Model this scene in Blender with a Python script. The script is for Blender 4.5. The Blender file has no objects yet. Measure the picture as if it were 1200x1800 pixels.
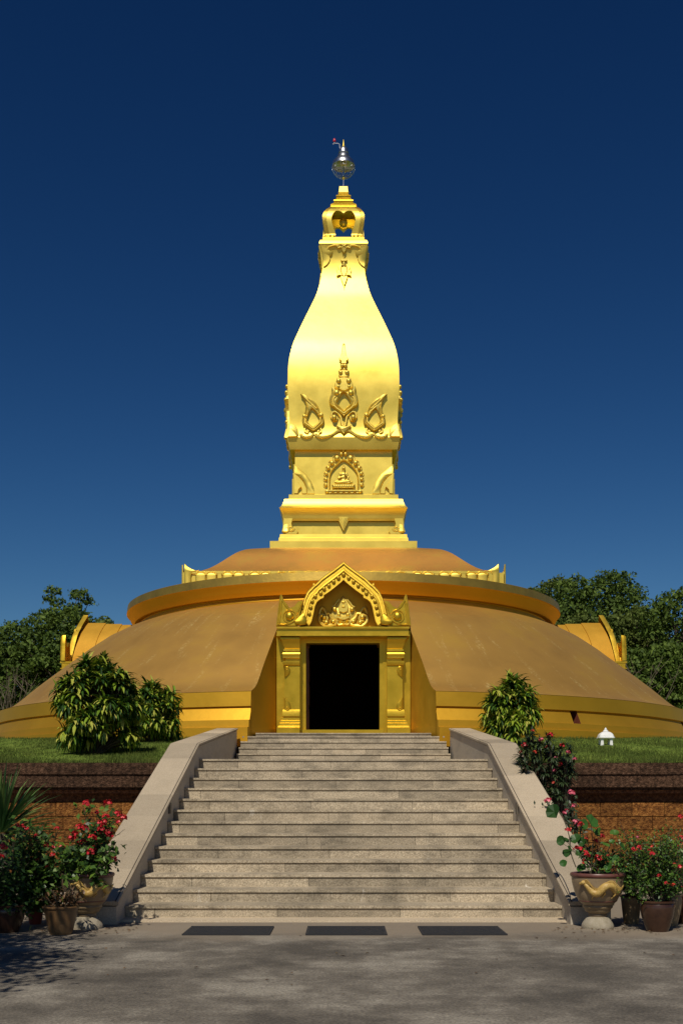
import bpy, bmesh, math, random
import numpy as np
from mathutils import Vector, Matrix
from mathutils.geometry import tessellate_polygon
R = math.radians
random.seed(7)
scene = bpy.context.scene
C = scene.collection

# ---------------------------------------------------------------- camera, sky, sun, exposure
F, YH, CX, EYE = 2050.0, 1412.0, 603.5, 1.6          # focal length in photo pixels, horizon row, centre column, eye height
cam_d = bpy.data.cameras.new('camera')
cam = bpy.data.objects.new('camera', cam_d); C.objects.link(cam)
cam_d.sensor_fit = 'HORIZONTAL'; cam_d.sensor_width = 36.0; cam_d.lens = 36.0*F/1200.0
cam_d.shift_x = (600.0-CX)/1200.0; cam_d.shift_y = (YH-900.0)/1200.0
cam_d.clip_start = 0.1; cam_d.clip_end = 3000
cam.location = (0, 0, EYE); cam.rotation_euler = (R(90), 0, 0)
scene.camera = cam

SKY_RESP = [(2.2, .108), (1.74, .222), (1.53, .335)]
SUN_EL, SUN_AZ = 50.0, 11.0                         # sun stands behind the camera, to its left
w = bpy.data.worlds.new('World'); scene.world = w; w.use_nodes = True
wn = w.node_tree.nodes; wl = w.node_tree.links
for n in list(wn): wn.remove(n)
sky = wn.new('ShaderNodeTexSky'); sky.sky_type = 'NISHITA'; sky.sun_disc = False
sky.sun_elevation = R(SUN_EL); sky.sun_rotation = R(180+SUN_AZ)
sky.altitude = 300; sky.air_density = 1.0; sky.dust_density = 0.25; sky.ozone_density = 3.0
bg = wn.new('ShaderNodeBackground'); bg.inputs['Strength'].default_value = 0.05
wo = wn.new('ShaderNodeOutputWorld')
# deep polarised blue: each channel of the sky gets its own response
sp_ = wn.new('ShaderNodeSeparateColor'); cb_ = wn.new('ShaderNodeCombineColor'); wl.new(sky.outputs[0], sp_.inputs[0])
for ch, (pw, kk) in enumerate(SKY_RESP):
    a_ = wn.new('ShaderNodeMath'); a_.operation = 'POWER'; a_.inputs[1].default_value = pw
    b_ = wn.new('ShaderNodeMath'); b_.operation = 'MULTIPLY'; b_.inputs[1].default_value = kk
    wl.new(sp_.outputs[ch], a_.inputs[0]); wl.new(a_.outputs[0], b_.inputs[0]); wl.new(b_.outputs[0], cb_.inputs[ch])
wl.new(cb_.outputs[0], bg.inputs[0]); wl.new(bg.outputs[0], wo.inputs[0])
sd = bpy.data.lights.new('sun', 'SUN'); sd.energy = 3.6; sd.angle = R(0.5); sd.color = (1.0, 0.93, 0.80)
so = bpy.data.objects.new('sun', sd); C.objects.link(so); so.rotation_euler = (R(90-SUN_EL), 0, R(-SUN_AZ)); so.location = (-10, -30, 40)
vs = scene.view_settings; vs.view_transform = 'Standard'; vs.look = 'None'; vs.exposure = 0.0; vs.gamma = 1.0

D = 46.3                                            # distance to the axis of the stupa
def X(px, Y): return (px-CX)*Y/F
def Z(py, Y): return EYE+(YH-py)*Y/F

# ---------------------------------------------------------------- materials
def M(name, cols, rough=0.8, metal=0.0, scale=3.0, detail=8.0, bump=0.0, bscale=20.0, tint=0.0, stretch=(1,1,1), rvar=0.0, spec=0.5, positions=None, trans=0.0, tintcols=None, nrough=0.6):
    m = bpy.data.materials.new(name); m.use_nodes = True
    nt = m.node_tree; N = nt.nodes; L = nt.links
    b = N['Principled BSDF']
    tc = N.new('ShaderNodeTexCoord'); mp = N.new('ShaderNodeMapping'); mp.inputs['Scale'].default_value = stretch
    L.new(tc.outputs['Object'], mp.inputs[0])
    no = N.new('ShaderNodeTexNoise'); no.inputs['Scale'].default_value = scale; no.inputs['Detail'].default_value = detail; no.inputs['Roughness'].default_value = nrough
    L.new(mp.outputs[0], no.inputs['Vector'])
    cr = N.new('ShaderNodeValToRGB'); e = cr.color_ramp.elements
    if positions is None: positions = [0.3+0.4*i/max(1, len(cols)-1) for i in range(len(cols))]
    while len(e) < len(cols): e.new(0.5)
    for i, c in enumerate(cols): e[i].position = positions[i]; e[i].color = (*c, 1)
    L.new(no.outputs['Fac'], cr.inputs[0])
    out = cr.outputs[0]
    if tint or tintcols:
        at = N.new('ShaderNodeAttribute'); at.attribute_name = 'tint'
        if tintcols:
            tr = N.new('ShaderNodeValToRGB'); te = tr.color_ramp.elements
            while len(te) < len(tintcols): te.new(0.5)
            for i, c in enumerate(tintcols): te[i].position = i/(len(tintcols)-1); te[i].color = (*c, 1)
            L.new(at.outputs['Fac'], tr.inputs[0])
            mx = N.new('ShaderNodeMix'); mx.data_type = 'RGBA'; mx.blend_type = 'MULTIPLY'; mx.inputs[0].default_value = 1.0
            L.new(out, mx.inputs[6]); L.new(tr.outputs[0], mx.inputs[7]); out = mx.outputs[2]
        else:
            ma = N.new('ShaderNodeMath'); ma.operation = 'MULTIPLY_ADD'; ma.inputs[1].default_value = 2*tint; ma.inputs[2].default_value = 1-tint
            L.new(at.outputs['Fac'], ma.inputs[0])
            mx = N.new('ShaderNodeVectorMath'); mx.operation = 'SCALE'; L.new(out, mx.inputs[0]); L.new(ma.outputs[0], mx.inputs['Scale']); out = mx.outputs[0]
    L.new(out, b.inputs['Base Color'])
    b.inputs['Roughness'].default_value = rough; b.inputs['Metallic'].default_value = metal
    b.inputs['Specular IOR Level'].default_value = spec
    if rvar:
        mr = N.new('ShaderNodeMapRange'); mr.inputs['From Min'].default_value = .3; mr.inputs['From Max'].default_value = .7
        mr.inputs['To Min'].default_value = rough-rvar; mr.inputs['To Max'].default_value = rough+rvar
        L.new(no.outputs['Fac'], mr.inputs[0]); L.new(mr.outputs[0], b.inputs['Roughness'])
    if bump:
        n2 = N.new('ShaderNodeTexNoise'); n2.inputs['Scale'].default_value = bscale; n2.inputs['Detail'].default_value = 6
        L.new(tc.outputs['Object'], n2.inputs['Vector'])
        bp = N.new('ShaderNodeBump'); bp.inputs['Strength'].default_value = bump; bp.inputs['Distance'].default_value = 0.03
        L.new(n2.outputs['Fac'], bp.inputs['Height']); L.new(bp.outputs[0], b.inputs['Normal'])
    if trans:
        ts = N.new('ShaderNodeBsdfTranslucent'); L.new(out, ts.inputs[0])
        ms = N.new('ShaderNodeMixShader'); ms.inputs[0].default_value = trans
        L.new(b.outputs[0], ms.inputs[1]); L.new(ts.outputs[0], ms.inputs[2]); L.new(ms.outputs[0], N['Material Output'].inputs[0])
    m['cr'] = 0
    return m

GOLD = M('gold_leaf', [(.82,.60,.10), (.92,.70,.135)], rough=.455, metal=1, scale=1.3, bump=.06, bscale=3.5, rvar=.03)
GOLD_ORN = M('gold_ornament', [(.74,.55,.10), (.86,.66,.14)], rough=.50, metal=.85, scale=9, bump=.15, bscale=30)
GOLD_PORCH = M('porch_gold_paint', [(.68,.43,.03), (.76,.50,.045)], rough=.40, metal=.92, scale=2.5, bump=.08, bscale=8, rvar=.04)
GOLD_ARCH = M('arch_gold_paint', [(.58,.38,.03), (.70,.48,.055)], rough=.58, metal=.8, scale=4, bump=.2, bscale=14)
VAULT = M('vault_paint', [(.50,.27,.02), (.60,.33,.03)], rough=.72, metal=.5, scale=2, bump=.15, bscale=6)
CHEEK = M('cheek_wall_paint', [(.62,.38,.03), (.74,.47,.045)], rough=.48, metal=.7, scale=1.5, bump=.1, bscale=5, rvar=.06)
AMBER = M('amber_paint', [(.60,.32,.018), (.68,.38,.028)], rough=.52, metal=.75, scale=.5, bump=.12, bscale=5, rvar=.04)
RINGTOP = M('weathered_fascia_gold', [(.36,.24,.05), (.50,.33,.06)], rough=.5, metal=.8, scale=2, bump=.15, bscale=9)
COPPER = M('upper_dome_paint', [(.46,.25,.055), (.58,.28,.06), (.54,.33,.06)], rough=.58, metal=.6, scale=.9, bump=.25, bscale=3)
SILVER = M('silver_metal', [(.55,.56,.58), (.75,.76,.78)], rough=.3, metal=1, scale=20)
WHITE = M('white_paint', [(.74,.74,.72), (.82,.82,.80)], rough=.6, scale=12, bump=.1, bscale=60)
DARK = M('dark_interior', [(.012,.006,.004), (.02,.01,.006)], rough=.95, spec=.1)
RED = M('red_glass', [(.45,.02,.04), (.5,.03,.05)], rough=.2)
MAT = M('rubber_mat', [(.018,.018,.022), (.032,.032,.036)], rough=.75, scale=60, bump=.5, bscale=300)

def skirt_material():
    m = M('skirt_roof_paint', [(.62,.345,.082), (.66,.375,.088), (.67,.40,.075)], rough=.53, metal=.74, scale=.55, bump=.05, bscale=2.2, rvar=.04)
    nt = m.node_tree; N = nt.nodes; L = nt.links; b = N['Principled BSDF']
    # scuffs that run down the slope: noise in (angle, height), thin and rare; plus flecks where the paint has flaked to bright metal
    tc = N.new('ShaderNodeTexCoord'); sp = N.new('ShaderNodeSeparateXYZ'); L.new(tc.outputs['Object'], sp.inputs[0])
    at = N.new('ShaderNodeMath'); at.operation = 'ARCTAN2'; L.new(sp.outputs['X'], at.inputs[0]); L.new(sp.outputs['Y'], at.inputs[1])
    sc = N.new('ShaderNodeMath'); sc.operation = 'MULTIPLY'; sc.inputs[1].default_value = 26; L.new(at.outputs[0], sc.inputs[0])
    z2 = N.new('ShaderNodeMath'); z2.operation = 'MULTIPLY'; z2.inputs[1].default_value = .55; L.new(sp.outputs['Z'], z2.inputs[0])
    cb = N.new('ShaderNodeCombineXYZ'); L.new(sc.outputs[0], cb.inputs['X']); L.new(z2.outputs[0], cb.inputs['Y'])
    n1 = N.new('ShaderNodeTexNoise'); n1.inputs['Scale'].default_value = 1.6; n1.inputs['Detail'].default_value = 3; n1.inputs['Distortion'].default_value = .3; L.new(cb.outputs[0], n1.inputs['Vector'])
    r1 = N.new('ShaderNodeMapRange'); r1.inputs[1].default_value = .57; r1.inputs[2].default_value = .75; L.new(n1.outputs['Fac'], r1.inputs[0])
    n2 = N.new('ShaderNodeTexNoise'); n2.inputs['Scale'].default_value = 14; n2.inputs['Detail'].default_value = 5; L.new(tc.outputs['Object'], n2.inputs['Vector'])
    r2 = N.new('ShaderNodeMapRange'); r2.inputs[1].default_value = .46; r2.inputs[2].default_value = .62; L.new(n2.outputs['Fac'], r2.inputs[0])
    mu = N.new('ShaderNodeMath'); mu.operation = 'MULTIPLY'; L.new(r1.outputs[0], mu.inputs[0]); L.new(r2.outputs[0], mu.inputs[1])
    mx = N.new('ShaderNodeMix'); mx.data_type = 'RGBA'; mx.inputs[7].default_value = (.90,.66,.24,1)
    src = b.inputs['Base Color'].links[0].from_socket
    L.new(mu.outputs[0], mx.inputs[0]); L.new(src, mx.inputs[6]); L.new(mx.outputs[2], b.inputs['Base Color'])
    return m
SKIRT = skirt_material()

def granite(name, cols, stain=.45):
    m = M(name, cols, rough=.75, scale=55, detail=4, bump=.15, bscale=60, tint=.24, positions=[.3,.5,.7])
    nt = m.node_tree; N = nt.nodes; L = nt.links; b = N['Principled BSDF']
    tc = N.new('ShaderNodeTexCoord')
    mp = N.new('ShaderNodeMapping'); mp.inputs['Scale'].default_value = (1.1, .5, 2.2); L.new(tc.outputs['Object'], mp.inputs[0])
    n = N.new('ShaderNodeTexNoise'); n.inputs['Scale'].default_value = 1.7; n.inputs['Detail'].default_value = 8; n.inputs['Roughness'].default_value = .65; L.new(mp.outputs[0], n.inputs['Vector'])
    cr = N.new('ShaderNodeValToRGB'); e = cr.color_ramp.elements
    e[0].position = .33; e[0].color = (1-stain,)*3+(1,); e[1].position = .55; e[1].color = (1,1,1,1)
    L.new(n.outputs['Fac'], cr.inputs[0])
    mx = N.new('ShaderNodeMix'); mx.data_type = 'RGBA'; mx.blend_type = 'MULTIPLY'; mx.inputs[0].default_value = 1
    src = b.inputs['Base Color'].links[0].from_socket
    L.new(src, mx.inputs[6]); L.new(cr.outputs[0], mx.inputs[7]); L.new(mx.outputs[2], b.inputs['Base Color'])
    return m, mx
GRAN, _ = granite('granite_stair', [(.20,.158,.107), (.39,.32,.222), (.60,.505,.365)])
GRANCAP, _ = granite('granite_coping', [(.37,.29,.20), (.47,.38,.265), (.57,.475,.35)], .10)
GRANWALL, _ = granite('granite_side_wall', [(.40,.34,.26), (.50,.435,.34), (.60,.53,.42)], .18)
# pale lime runs on the risers
def add_lime(m):
    nt = m.node_tree; N = nt.nodes; L = nt.links; b = N['Principled BSDF']
    tc = N.new('ShaderNodeTexCoord'); mp = N.new('ShaderNodeMapping'); mp.inputs['Scale'].default_value = (5.5, .6, 1.6); mp.inputs['Location'].default_value = (3.3, 0, 1.1)
    L.new(tc.outputs['Object'], mp.inputs[0])
    n = N.new('ShaderNodeTexNoise'); n.inputs['Scale'].default_value = 1.0; n.inputs['Detail'].default_value = 6; n.inputs['Distortion'].default_value = .4; L.new(mp.outputs[0], n.inputs['Vector'])
    r = N.new('ShaderNodeMapRange'); r.inputs[1].default_value = .69; r.inputs[2].default_value = .75; L.new(n.outputs['Fac'], r.inputs[0])
    sp = N.new('ShaderNodeSeparateXYZ'); L.new(tc.outputs['Object'], sp.inputs[0])
    rz = N.new('ShaderNodeMapRange'); rz.inputs[1].default_value = .9; rz.inputs[2].default_value = 1.7; rz.inputs[3].default_value = .85; rz.inputs[4].default_value = .15; L.new(sp.outputs['Z'], rz.inputs[0])
    mu = N.new('ShaderNodeMath'); mu.operation = 'MULTIPLY'; L.new(r.outputs[0], mu.inputs[0]); L.new(rz.outputs[0], mu.inputs[1])
    mx = N.new('ShaderNodeMix'); mx.data_type = 'RGBA'; mx.inputs[7].default_value = (.74,.69,.60,1)
    src = b.inputs['Base Color'].links[0].from_socket
    L.new(mu.outputs[0], mx.inputs[0]); L.new(src, mx.inputs[6]); L.new(mx.outputs[2], b.inputs['Base Color'])
add_lime(GRAN)
def concrete():
    m = M('old_concrete', [(.085,.073,.058), (.155,.134,.107), (.29,.258,.21)], rough=.9, scale=.9, detail=14, bump=.45, bscale=70, stretch=(.8,.75,1), positions=[.39,.5,.62], nrough=.73)
    nt = m.node_tree; N = nt.nodes; L = nt.links; b = N['Principled BSDF']
    tc = N.new('ShaderNodeTexCoord')
    n = N.new('ShaderNodeTexNoise'); n.inputs['Scale'].default_value = 38; n.inputs['Detail'].default_value = 6; L.new(tc.outputs['Object'], n.inputs['Vector'])
    r = N.new('ShaderNodeMapRange'); r.inputs[1].default_value = .3; r.inputs[2].default_value = .7; r.inputs[3].default_value = .6; r.inputs[4].default_value = 1.4; L.new(n.outputs['Fac'], r.inputs[0])
    v = N.new('ShaderNodeVectorMath'); v.operation = 'SCALE'
    src = b.inputs['Base Color'].links[0].from_socket
    L.new(src, v.inputs[0]); L.new(r.outputs[0], v.inputs['Scale'])
    # cleaner tan cement wash in the few feet before the stair
    sp = N.new('ShaderNodeSeparateXYZ'); L.new(tc.outputs['Object'], sp.inputs[0])
    n3 = N.new('ShaderNodeTexNoise'); n3.inputs['Scale'].default_value = .9; n3.inputs['Detail'].default_value = 8; L.new(tc.outputs['Object'], n3.inputs['Vector'])
    ad = N.new('ShaderNodeMath'); ad.operation = 'MULTIPLY_ADD'; ad.inputs[1].default_value = 2.2; L.new(n3.outputs['Fac'], ad.inputs[0]); L.new(sp.outputs['Y'], ad.inputs[2])
    rr = N.new('ShaderNodeMapRange'); rr.inputs[1].default_value = 14.6; rr.inputs[2].default_value = 15.6; rr.inputs[4].default_value = .85; L.new(ad.outputs[0], rr.inputs[0])
    mx = N.new('ShaderNodeMix'); mx.data_type = 'RGBA'; mx.inputs[7].default_value = (.27,.215,.155,1)
    L.new(rr.outputs[0], mx.inputs[0]); L.new(v.outputs[0], mx.inputs[6]); L.new(mx.outputs[2], b.inputs['Base Color'])
    return m
CONC = concrete()
def laterite(name, cols, pit=.45):
    m = M(name, cols, rough=.95, scale=16, detail=8, tint=.25, spec=.2, positions=[.34,.5,.66])
    nt = m.node_tree; N = nt.nodes; L = nt.links; b = N['Principled BSDF']
    tc = N.new('ShaderNodeTexCoord')
    v = N.new('ShaderNodeTexVoronoi'); v.inputs['Scale'].default_value = 34; L.new(tc.outputs['Object'], v.inputs['Vector'])
    n = N.new('ShaderNodeTexNoise'); n.inputs['Scale'].default_value = 22; n.inputs['Detail'].default_value = 6; L.new(tc.outputs['Object'], n.inputs['Vector'])
    a = N.new('ShaderNodeMath'); a.operation = 'ADD'; L.new(v.outputs[0], a.inputs[0]); L.new(n.outputs['Fac'], a.inputs[1])
    bp = N.new('ShaderNodeBump'); bp.inputs['Strength'].default_value = pit; bp.inputs['Distance'].default_value = .05; L.new(a.outputs[0], bp.inputs['Height']); L.new(bp.outputs[0], b.inputs['Normal'])
    return m
LAT = laterite('laterite_block', [(.07,.025,.007), (.19,.075,.018), (.31,.14,.036)])
LATD = laterite('weathered_laterite', [(.022,.012,.007), (.062,.032,.018), (.12,.066,.04)])
GRASS = M('grass_ground', [(.08,.125,.016), (.14,.205,.03), (.22,.28,.05)], rough=.95, scale=2.2, detail=12, bump=.8, bscale=50, spec=.15, positions=[.3,.5,.7], nrough=.7)
EARTH = M('earth', [(.06,.04,.025), (.10,.07,.045)], rough=.95, scale=8, bump=.5, bscale=40)

# ---------------------------------------------------------------- mesh building
ORG = {}
class MB:
    def __init__(s): s.v = []; s.f = []; s.t = []; s.c = []
    def add(s, vs, fs, t=.5):
        o = len(s.v); s.c.append((o, o+len(vs), len(s.f), len(s.f)+len(fs))); s.v += [tuple(p) for p in vs]; s.f += [tuple(i+o for i in f) for f in fs]; s.t += [t]*len(fs)
    def box(s, x0, x1, y0, y1, z0, z1, t=.5):
        s.add([(x0,y0,z0),(x1,y0,z0),(x1,y1,z0),(x0,y1,z0),(x0,y0,z1),(x1,y0,z1),(x1,y1,z1),(x0,y1,z1)],
              [(0,3,2,1),(4,5,6,7),(0,1,5,4),(1,2,6,5),(2,3,7,6),(3,0,4,7)], t)
    def grid(s, rows, closed=False, t=.5):
        n = len(rows[0]); vs = [p for r in rows for p in r]; fs = []
        for i in range(len(rows)-1):
            for j in range(n if closed else n-1):
                k = (j+1) % n; fs.append((i*n+j, i*n+k, (i+1)*n+k, (i+1)*n+j))
        s.add(vs, fs, t)
    def lathe(s, prof, c=(0,0,0), n=32, t=.5, wob=0):
        rows = []
        for (r, z) in prof:
            rows.append([(c[0]+r*(1+wob*math.sin(3*k*2*math.pi/n))*math.cos(2*math.pi*k/n), c[1]+r*math.sin(2*math.pi*k/n), c[2]+z) for k in range(n)])
        s.grid(rows[::-1], True, t)
    def tube(s, pts, rad, n=6, t=.5, caps=True):
        pts = [Vector(p) for p in pts]
        if len(pts) < 2: return
        if not hasattr(rad, '__len__'): rad = [rad]*len(pts)
        rows = []; up = None
        for i, p in enumerate(pts):
            d = (pts[min(i+1, len(pts)-1)]-pts[max(i-1, 0)])
            if d.length < 1e-9: d = Vector((0,0,1))
            d.normalize()
            if up is None: up = Vector((0,1,0)) if abs(d.y) < .9 else Vector((1,0,0))
            a = d.cross(up)
            if a.length < 1e-6: a = d.cross(Vector((1,.1,0)))
            a.normalize(); b = d.cross(a); up = -b if False else up
            rows.append([p+(a*math.cos(2*math.pi*k/n)+b*math.sin(2*math.pi*k/n))*rad[i] for k in range(n)])
        o = len(s.v); s.grid(rows, True, t)
        if caps:
            m = len(rows)-1
            s.add([p for p in rows[0]], [tuple(range(n))], t); s.add([p for p in rows[m]], [tuple(range(n))[::-1]], t)
    def ball(s, c, r, n=10, m=6, t=.5, sq=(1,1,1)):
        rows = []
        for i in range(m+1):
            a = math.pi*i/m
            rows.append([(c[0]+sq[0]*r*math.sin(a)*math.cos(2*math.pi*k/n), c[1]+sq[1]*r*math.sin(a)*math.sin(2*math.pi*k/n), c[2]+sq[2]*r*math.cos(a)) for k in range(n)])
        s.grid(rows[::-1], True, t)
    def build_split(s, name, mat, parent=None, smooth=None, gap=.02):
        """one object for every cluster of pieces that touch"""
        bb = []
        for a, b, c, d in s.c:
            P = np.array([tuple(q) for q in s.v[a:b]]); bb.append((P.min(0)-gap, P.max(0)+gap))
        n = len(bb); par = list(range(n))
        def find(i):
            while par[i] != i: i = par[i]
            return i
        for i in range(n):
            for j in range(i):
                if (bb[i][0] <= bb[j][1]).all() and (bb[j][0] <= bb[i][1]).all(): par[find(i)] = find(j)
        gr = {}
        for i in range(n): gr.setdefault(find(i), []).append(i)
        out = []
        for ids in gr.values():
            m = MB()
            for i in ids:
                a, b, c, d = s.c[i]
                m.add(s.v[a:b], [tuple(k-a for k in f) for f in s.f[c:d]]); m.t[-(d-c):] = s.t[c:d]
            out.append(m.build(name, mat, parent, smooth))
        return out
    def build(s, name, mat, parent=None, smooth=None, org=None):
        me = bpy.data.meshes.new(name)
        if parent is not None: org = ORG[parent.name]
        o3 = Vector(org) if org is not None else Vector((0,0,0))
        me.from_pydata([(p[0]-o3.x, p[1]-o3.y, p[2]-o3.z) for p in s.v], [], s.f)
        me.update()
        a = me.attributes.new('tint', 'FLOAT', 'FACE'); a.data.foreach_set('value', s.t)
        me.materials.append(mat)
        ob = bpy.data.objects.new(name, me); C.objects.link(ob)
        if smooth is not None:
            bm = bmesh.new(); bm.from_mesh(me); bmesh.ops.remove_doubles(bm, verts=bm.verts, dist=1e-5)
            bmesh.ops.recalc_face_normals(bm, faces=bm.faces)
            bm.to_mesh(me); bm.free()
            me.polygons.foreach_set('use_smooth', [True]*len(me.polygons))
            me.set_sharp_from_angle(angle=R(smooth))
        if parent is not None: ob.parent = parent
        else: ob.location = o3
        ORG[ob.name] = tuple(o3)
        return ob
def tag(o, label=None, cat=None, group=None, kind=None):
    if label: o['label'] = label
    if cat: o['category'] = cat
    if group: o['group'] = group
    if kind: o['kind'] = kind
    return o
def empty(name, loc, label=None, cat=None, group=None, parent=None):
    o = bpy.data.objects.new(name, None); C.objects.link(o); o.empty_display_size = .3
    if parent is not None: o.parent = parent; ORG[o.name] = ORG[parent.name]
    else: o.location = loc; ORG[o.name] = tuple(loc)
    return tag(o, label, cat, group)
def copy_tree(o, parent=None, loc=None, rz=None, scale=None):
    c = o.copy(); C.objects.link(c)
    if parent is not None: c.parent = parent
    if loc is not None: c.location = loc
    if rz is not None: c.rotation_euler = (0, 0, rz)
    if scale is not None: c.scale = scale
    for ch in [q for q in bpy.data.objects if q.parent == o]: copy_tree(ch, c)
    return c

def resample(pts, n, closed=False):
    P = [Vector((p[0], p[1])) for p in pts]
    if closed: P.append(P[0])
    L = [0]
    for i in range(1, len(P)): L.append(L[-1]+(P[i]-P[i-1]).length)
    out = []
    m = n if closed else n-1
    for k in range(n):
        s = L[-1]*k/m; i = 1
        while i < len(L)-1 and L[i] < s: i += 1
        u = (s-L[i-1])/max(1e-9, L[i]-L[i-1]); q = P[i-1].lerp(P[i], min(1, max(0, u))); out.append((q.x, q.y))
    return out
def crom(pts, k=4, closed=False):
    P = list(pts); n = len(P); out = []
    rng = range(n) if closed else range(n-1)
    for i in rng:
        p1 = P[i]; p2 = P[(i+1) % n]
        p0 = P[i-1] if (closed or i > 0) else p1
        p3 = P[(i+2) % n] if (closed or i+2 < n) else p2
        for j in range(k):
            t = j/k
            out.append(tuple(.5*((2*p1[d])+(-p0[d]+p2[d])*t+(2*p0[d]-5*p1[d]+4*p2[d]-p3[d])*t*t+(-p0[d]+3*p1[d]-3*p2[d]+p3[d])*t**3) for d in range(len(p1))))
    if not closed: out.append(tuple(P[-1]))
    return out
def pillow(mb, pts, mf, h, inset=1.0, base=0.0):
    """cushion-like relief from a closed outline (photo-pixel units), mf maps (px, py, out) to space"""
    n = len(pts); P = [Vector((p[0], p[1])) for p in pts]
    A = sum(P[i].x*P[(i+1) % n].y-P[(i+1) % n].x*P[i].y for i in range(n))
    if A < 0: P = P[::-1]
    nrm = []
    for i in range(n):
        d = (P[(i+1) % n]-P[i-1]); d = d.normalized() if d.length > 1e-9 else Vector((1,0)); nrm.append(Vector((-d.y, d.x)))
    lv = [(0, base), (0.15*inset, base+h*.55), (.5*inset, base+h*.88), (inset, base+h)]
    rows = [[mf(P[i].x+nrm[i].x*a, P[i].y+nrm[i].y*a, o) for i in range(n)] for a, o in lv]
    mb.grid(rows, True)
    top = [(P[i]+nrm[i]*inset) for i in range(n)]
    tri = tessellate_polygon([[Vector((p.x, p.y, 0)) for p in top]])
    mb.add(rows[-1], [tuple(t) for t in tri])
def band(mb, A, B, mf, h, closed=True, n=40, base=0.0, lip=.18):
    A = resample(A, n, closed); B = resample(B, n, closed)
    def at(u, o): return [mf(A[i][0]+(B[i][0]-A[i][0])*u, A[i][1]+(B[i][1]-A[i][1])*u, base+o) for i in range(n)]
    mb.grid([at(0, 0), at(.03, h*.8), at(lip, h), at(.5, h*.72), at(1-lip, h), at(.97, h*.8), at(1, 0)], closed)
def rope(mb, pts, mf, r, out=0.0, n=6, px=None):
    """raised scroll line; r metres"""
    mb.tube([mf(p[0], p[1], out) for p in pts], r, n)
def mir(pts, cx): return [(2*cx-p[0], p[1]) for p in pts][::-1]
# ================================================================ GROUND
g = MB(); g.box(-900, 900, -300, 1500, -1.0, 0.0)
tag(g.build('pavement', CONC), kind='structure')
# lawn terrace: rises from the wall towards the monument, then runs on under the trees
def lawn_z(Y): 
    pts = [(24.3, 2.43), (33.0, 3.43), (37.5, 3.50), (60, 3.6), (1400, 3.6)]
    for (a, za), (b, zb) in zip(pts, pts[1:]):
        if Y <= b: return za+(zb-za)*max(0, (Y-a))/(b-a)
    return 3.6
g = MB()
def lawn_patch(x0, x1, ys, nx):
    rows = []
    for Y in ys:
        rows.append([(x0+(x1-x0)*i/nx, Y, lawn_z(Y)+.018*math.sin(x0+(x1-x0)*i/nx*1.7+Y)+.012*math.sin(3.1*i+Y*2)) for i in range(nx+1)])
    g.grid(rows)
ys = [24.3+.45*i for i in range(0, 20)]+[33.2]
lawn_patch(-16, -3.6, ys, 40); lawn_patch(3.6, 16, ys, 40)
lawn_patch(-900, -16, [24.3, 33.2], 2); lawn_patch(16, 900, [24.3, 33.2], 2)
lawn_patch(-900, 900, [33.2, 35, 37.5, 42, 60, 150, 500, 1400], 12)
tag(g.build('lawn', GRASS, smooth=60), kind='structure')
# grass blades on the lawn and over the wall edge
rng = np.random.default_rng(3)
def quads_mesh(name, V, mat, tints, per=4):
    me = bpy.data.meshes.new(name); n = len(V)//per
    me.vertices.add(len(V)); me.vertices.foreach_set('co', np.asarray(V, dtype=np.float32).ravel())
    me.loops.add(n*per); me.loops.foreach_set('vertex_index', np.arange(n*per, dtype=np.int32))
    me.polygons.add(n); me.polygons.foreach_set('loop_start', np.arange(0, n*per, per, dtype=np.int32))
    me.update(calc_edges=True)
    a = me.attributes.new('tint', 'FLOAT', 'FACE'); a.data.foreach_set('value', np.asarray(tints, dtype=np.float32))
    me.materials.append(mat); return me
BLADE = M('grass_blades', [(.07,.11,.02), (.14,.17,.035)], rough=.8, scale=1.5, tint=.3, trans=.3, spec=.2)
def blades():
    nb = 60000
    x = rng.uniform(-10.5, 10.5, nb); x = np.where(np.abs(x) < 3.6, np.sign(x)*3.6+x*1.8, x)
    y = 24.25+rng.random(nb)**1.5*11.0
    # keep off the monument
    keep = np.hypot(x, y-46.3) > 13.45
    x = x[keep]; y = y[keep]; nb = len(x)
    z = np.array([lawn_z(v) for v in y])-.01
    h = rng.uniform(.03, .075, nb)*(1+.9*(y < 24.42)*rng.random(nb))*(1+.5*(np.sin(x*2.3+np.sin(y*3))>.3)); a = rng.uniform(0, 6.28, nb); wd = rng.uniform(.006, .013, nb)
    lx, ly = rng.normal(0, .022, nb), rng.normal(0, .022, nb)
    V = np.zeros((nb, 3, 3))
    V[:,0] = np.stack([x-wd*np.cos(a), y-wd*np.sin(a), z], 1); V[:,1] = np.stack([x+wd*np.cos(a), y+wd*np.sin(a), z], 1); V[:,2] = np.stack([x+lx, y+ly, z+h], 1)
    me = quads_mesh('grass', V.reshape(-1, 3), BLADE, rng.random(nb), 3)
    o = bpy.data.objects.new('grass', me); C.objects.link(o)
    tag(o, 'short mown grass covering the raised lawn around the golden monument', 'grass', kind='stuff')
blades()

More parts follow.
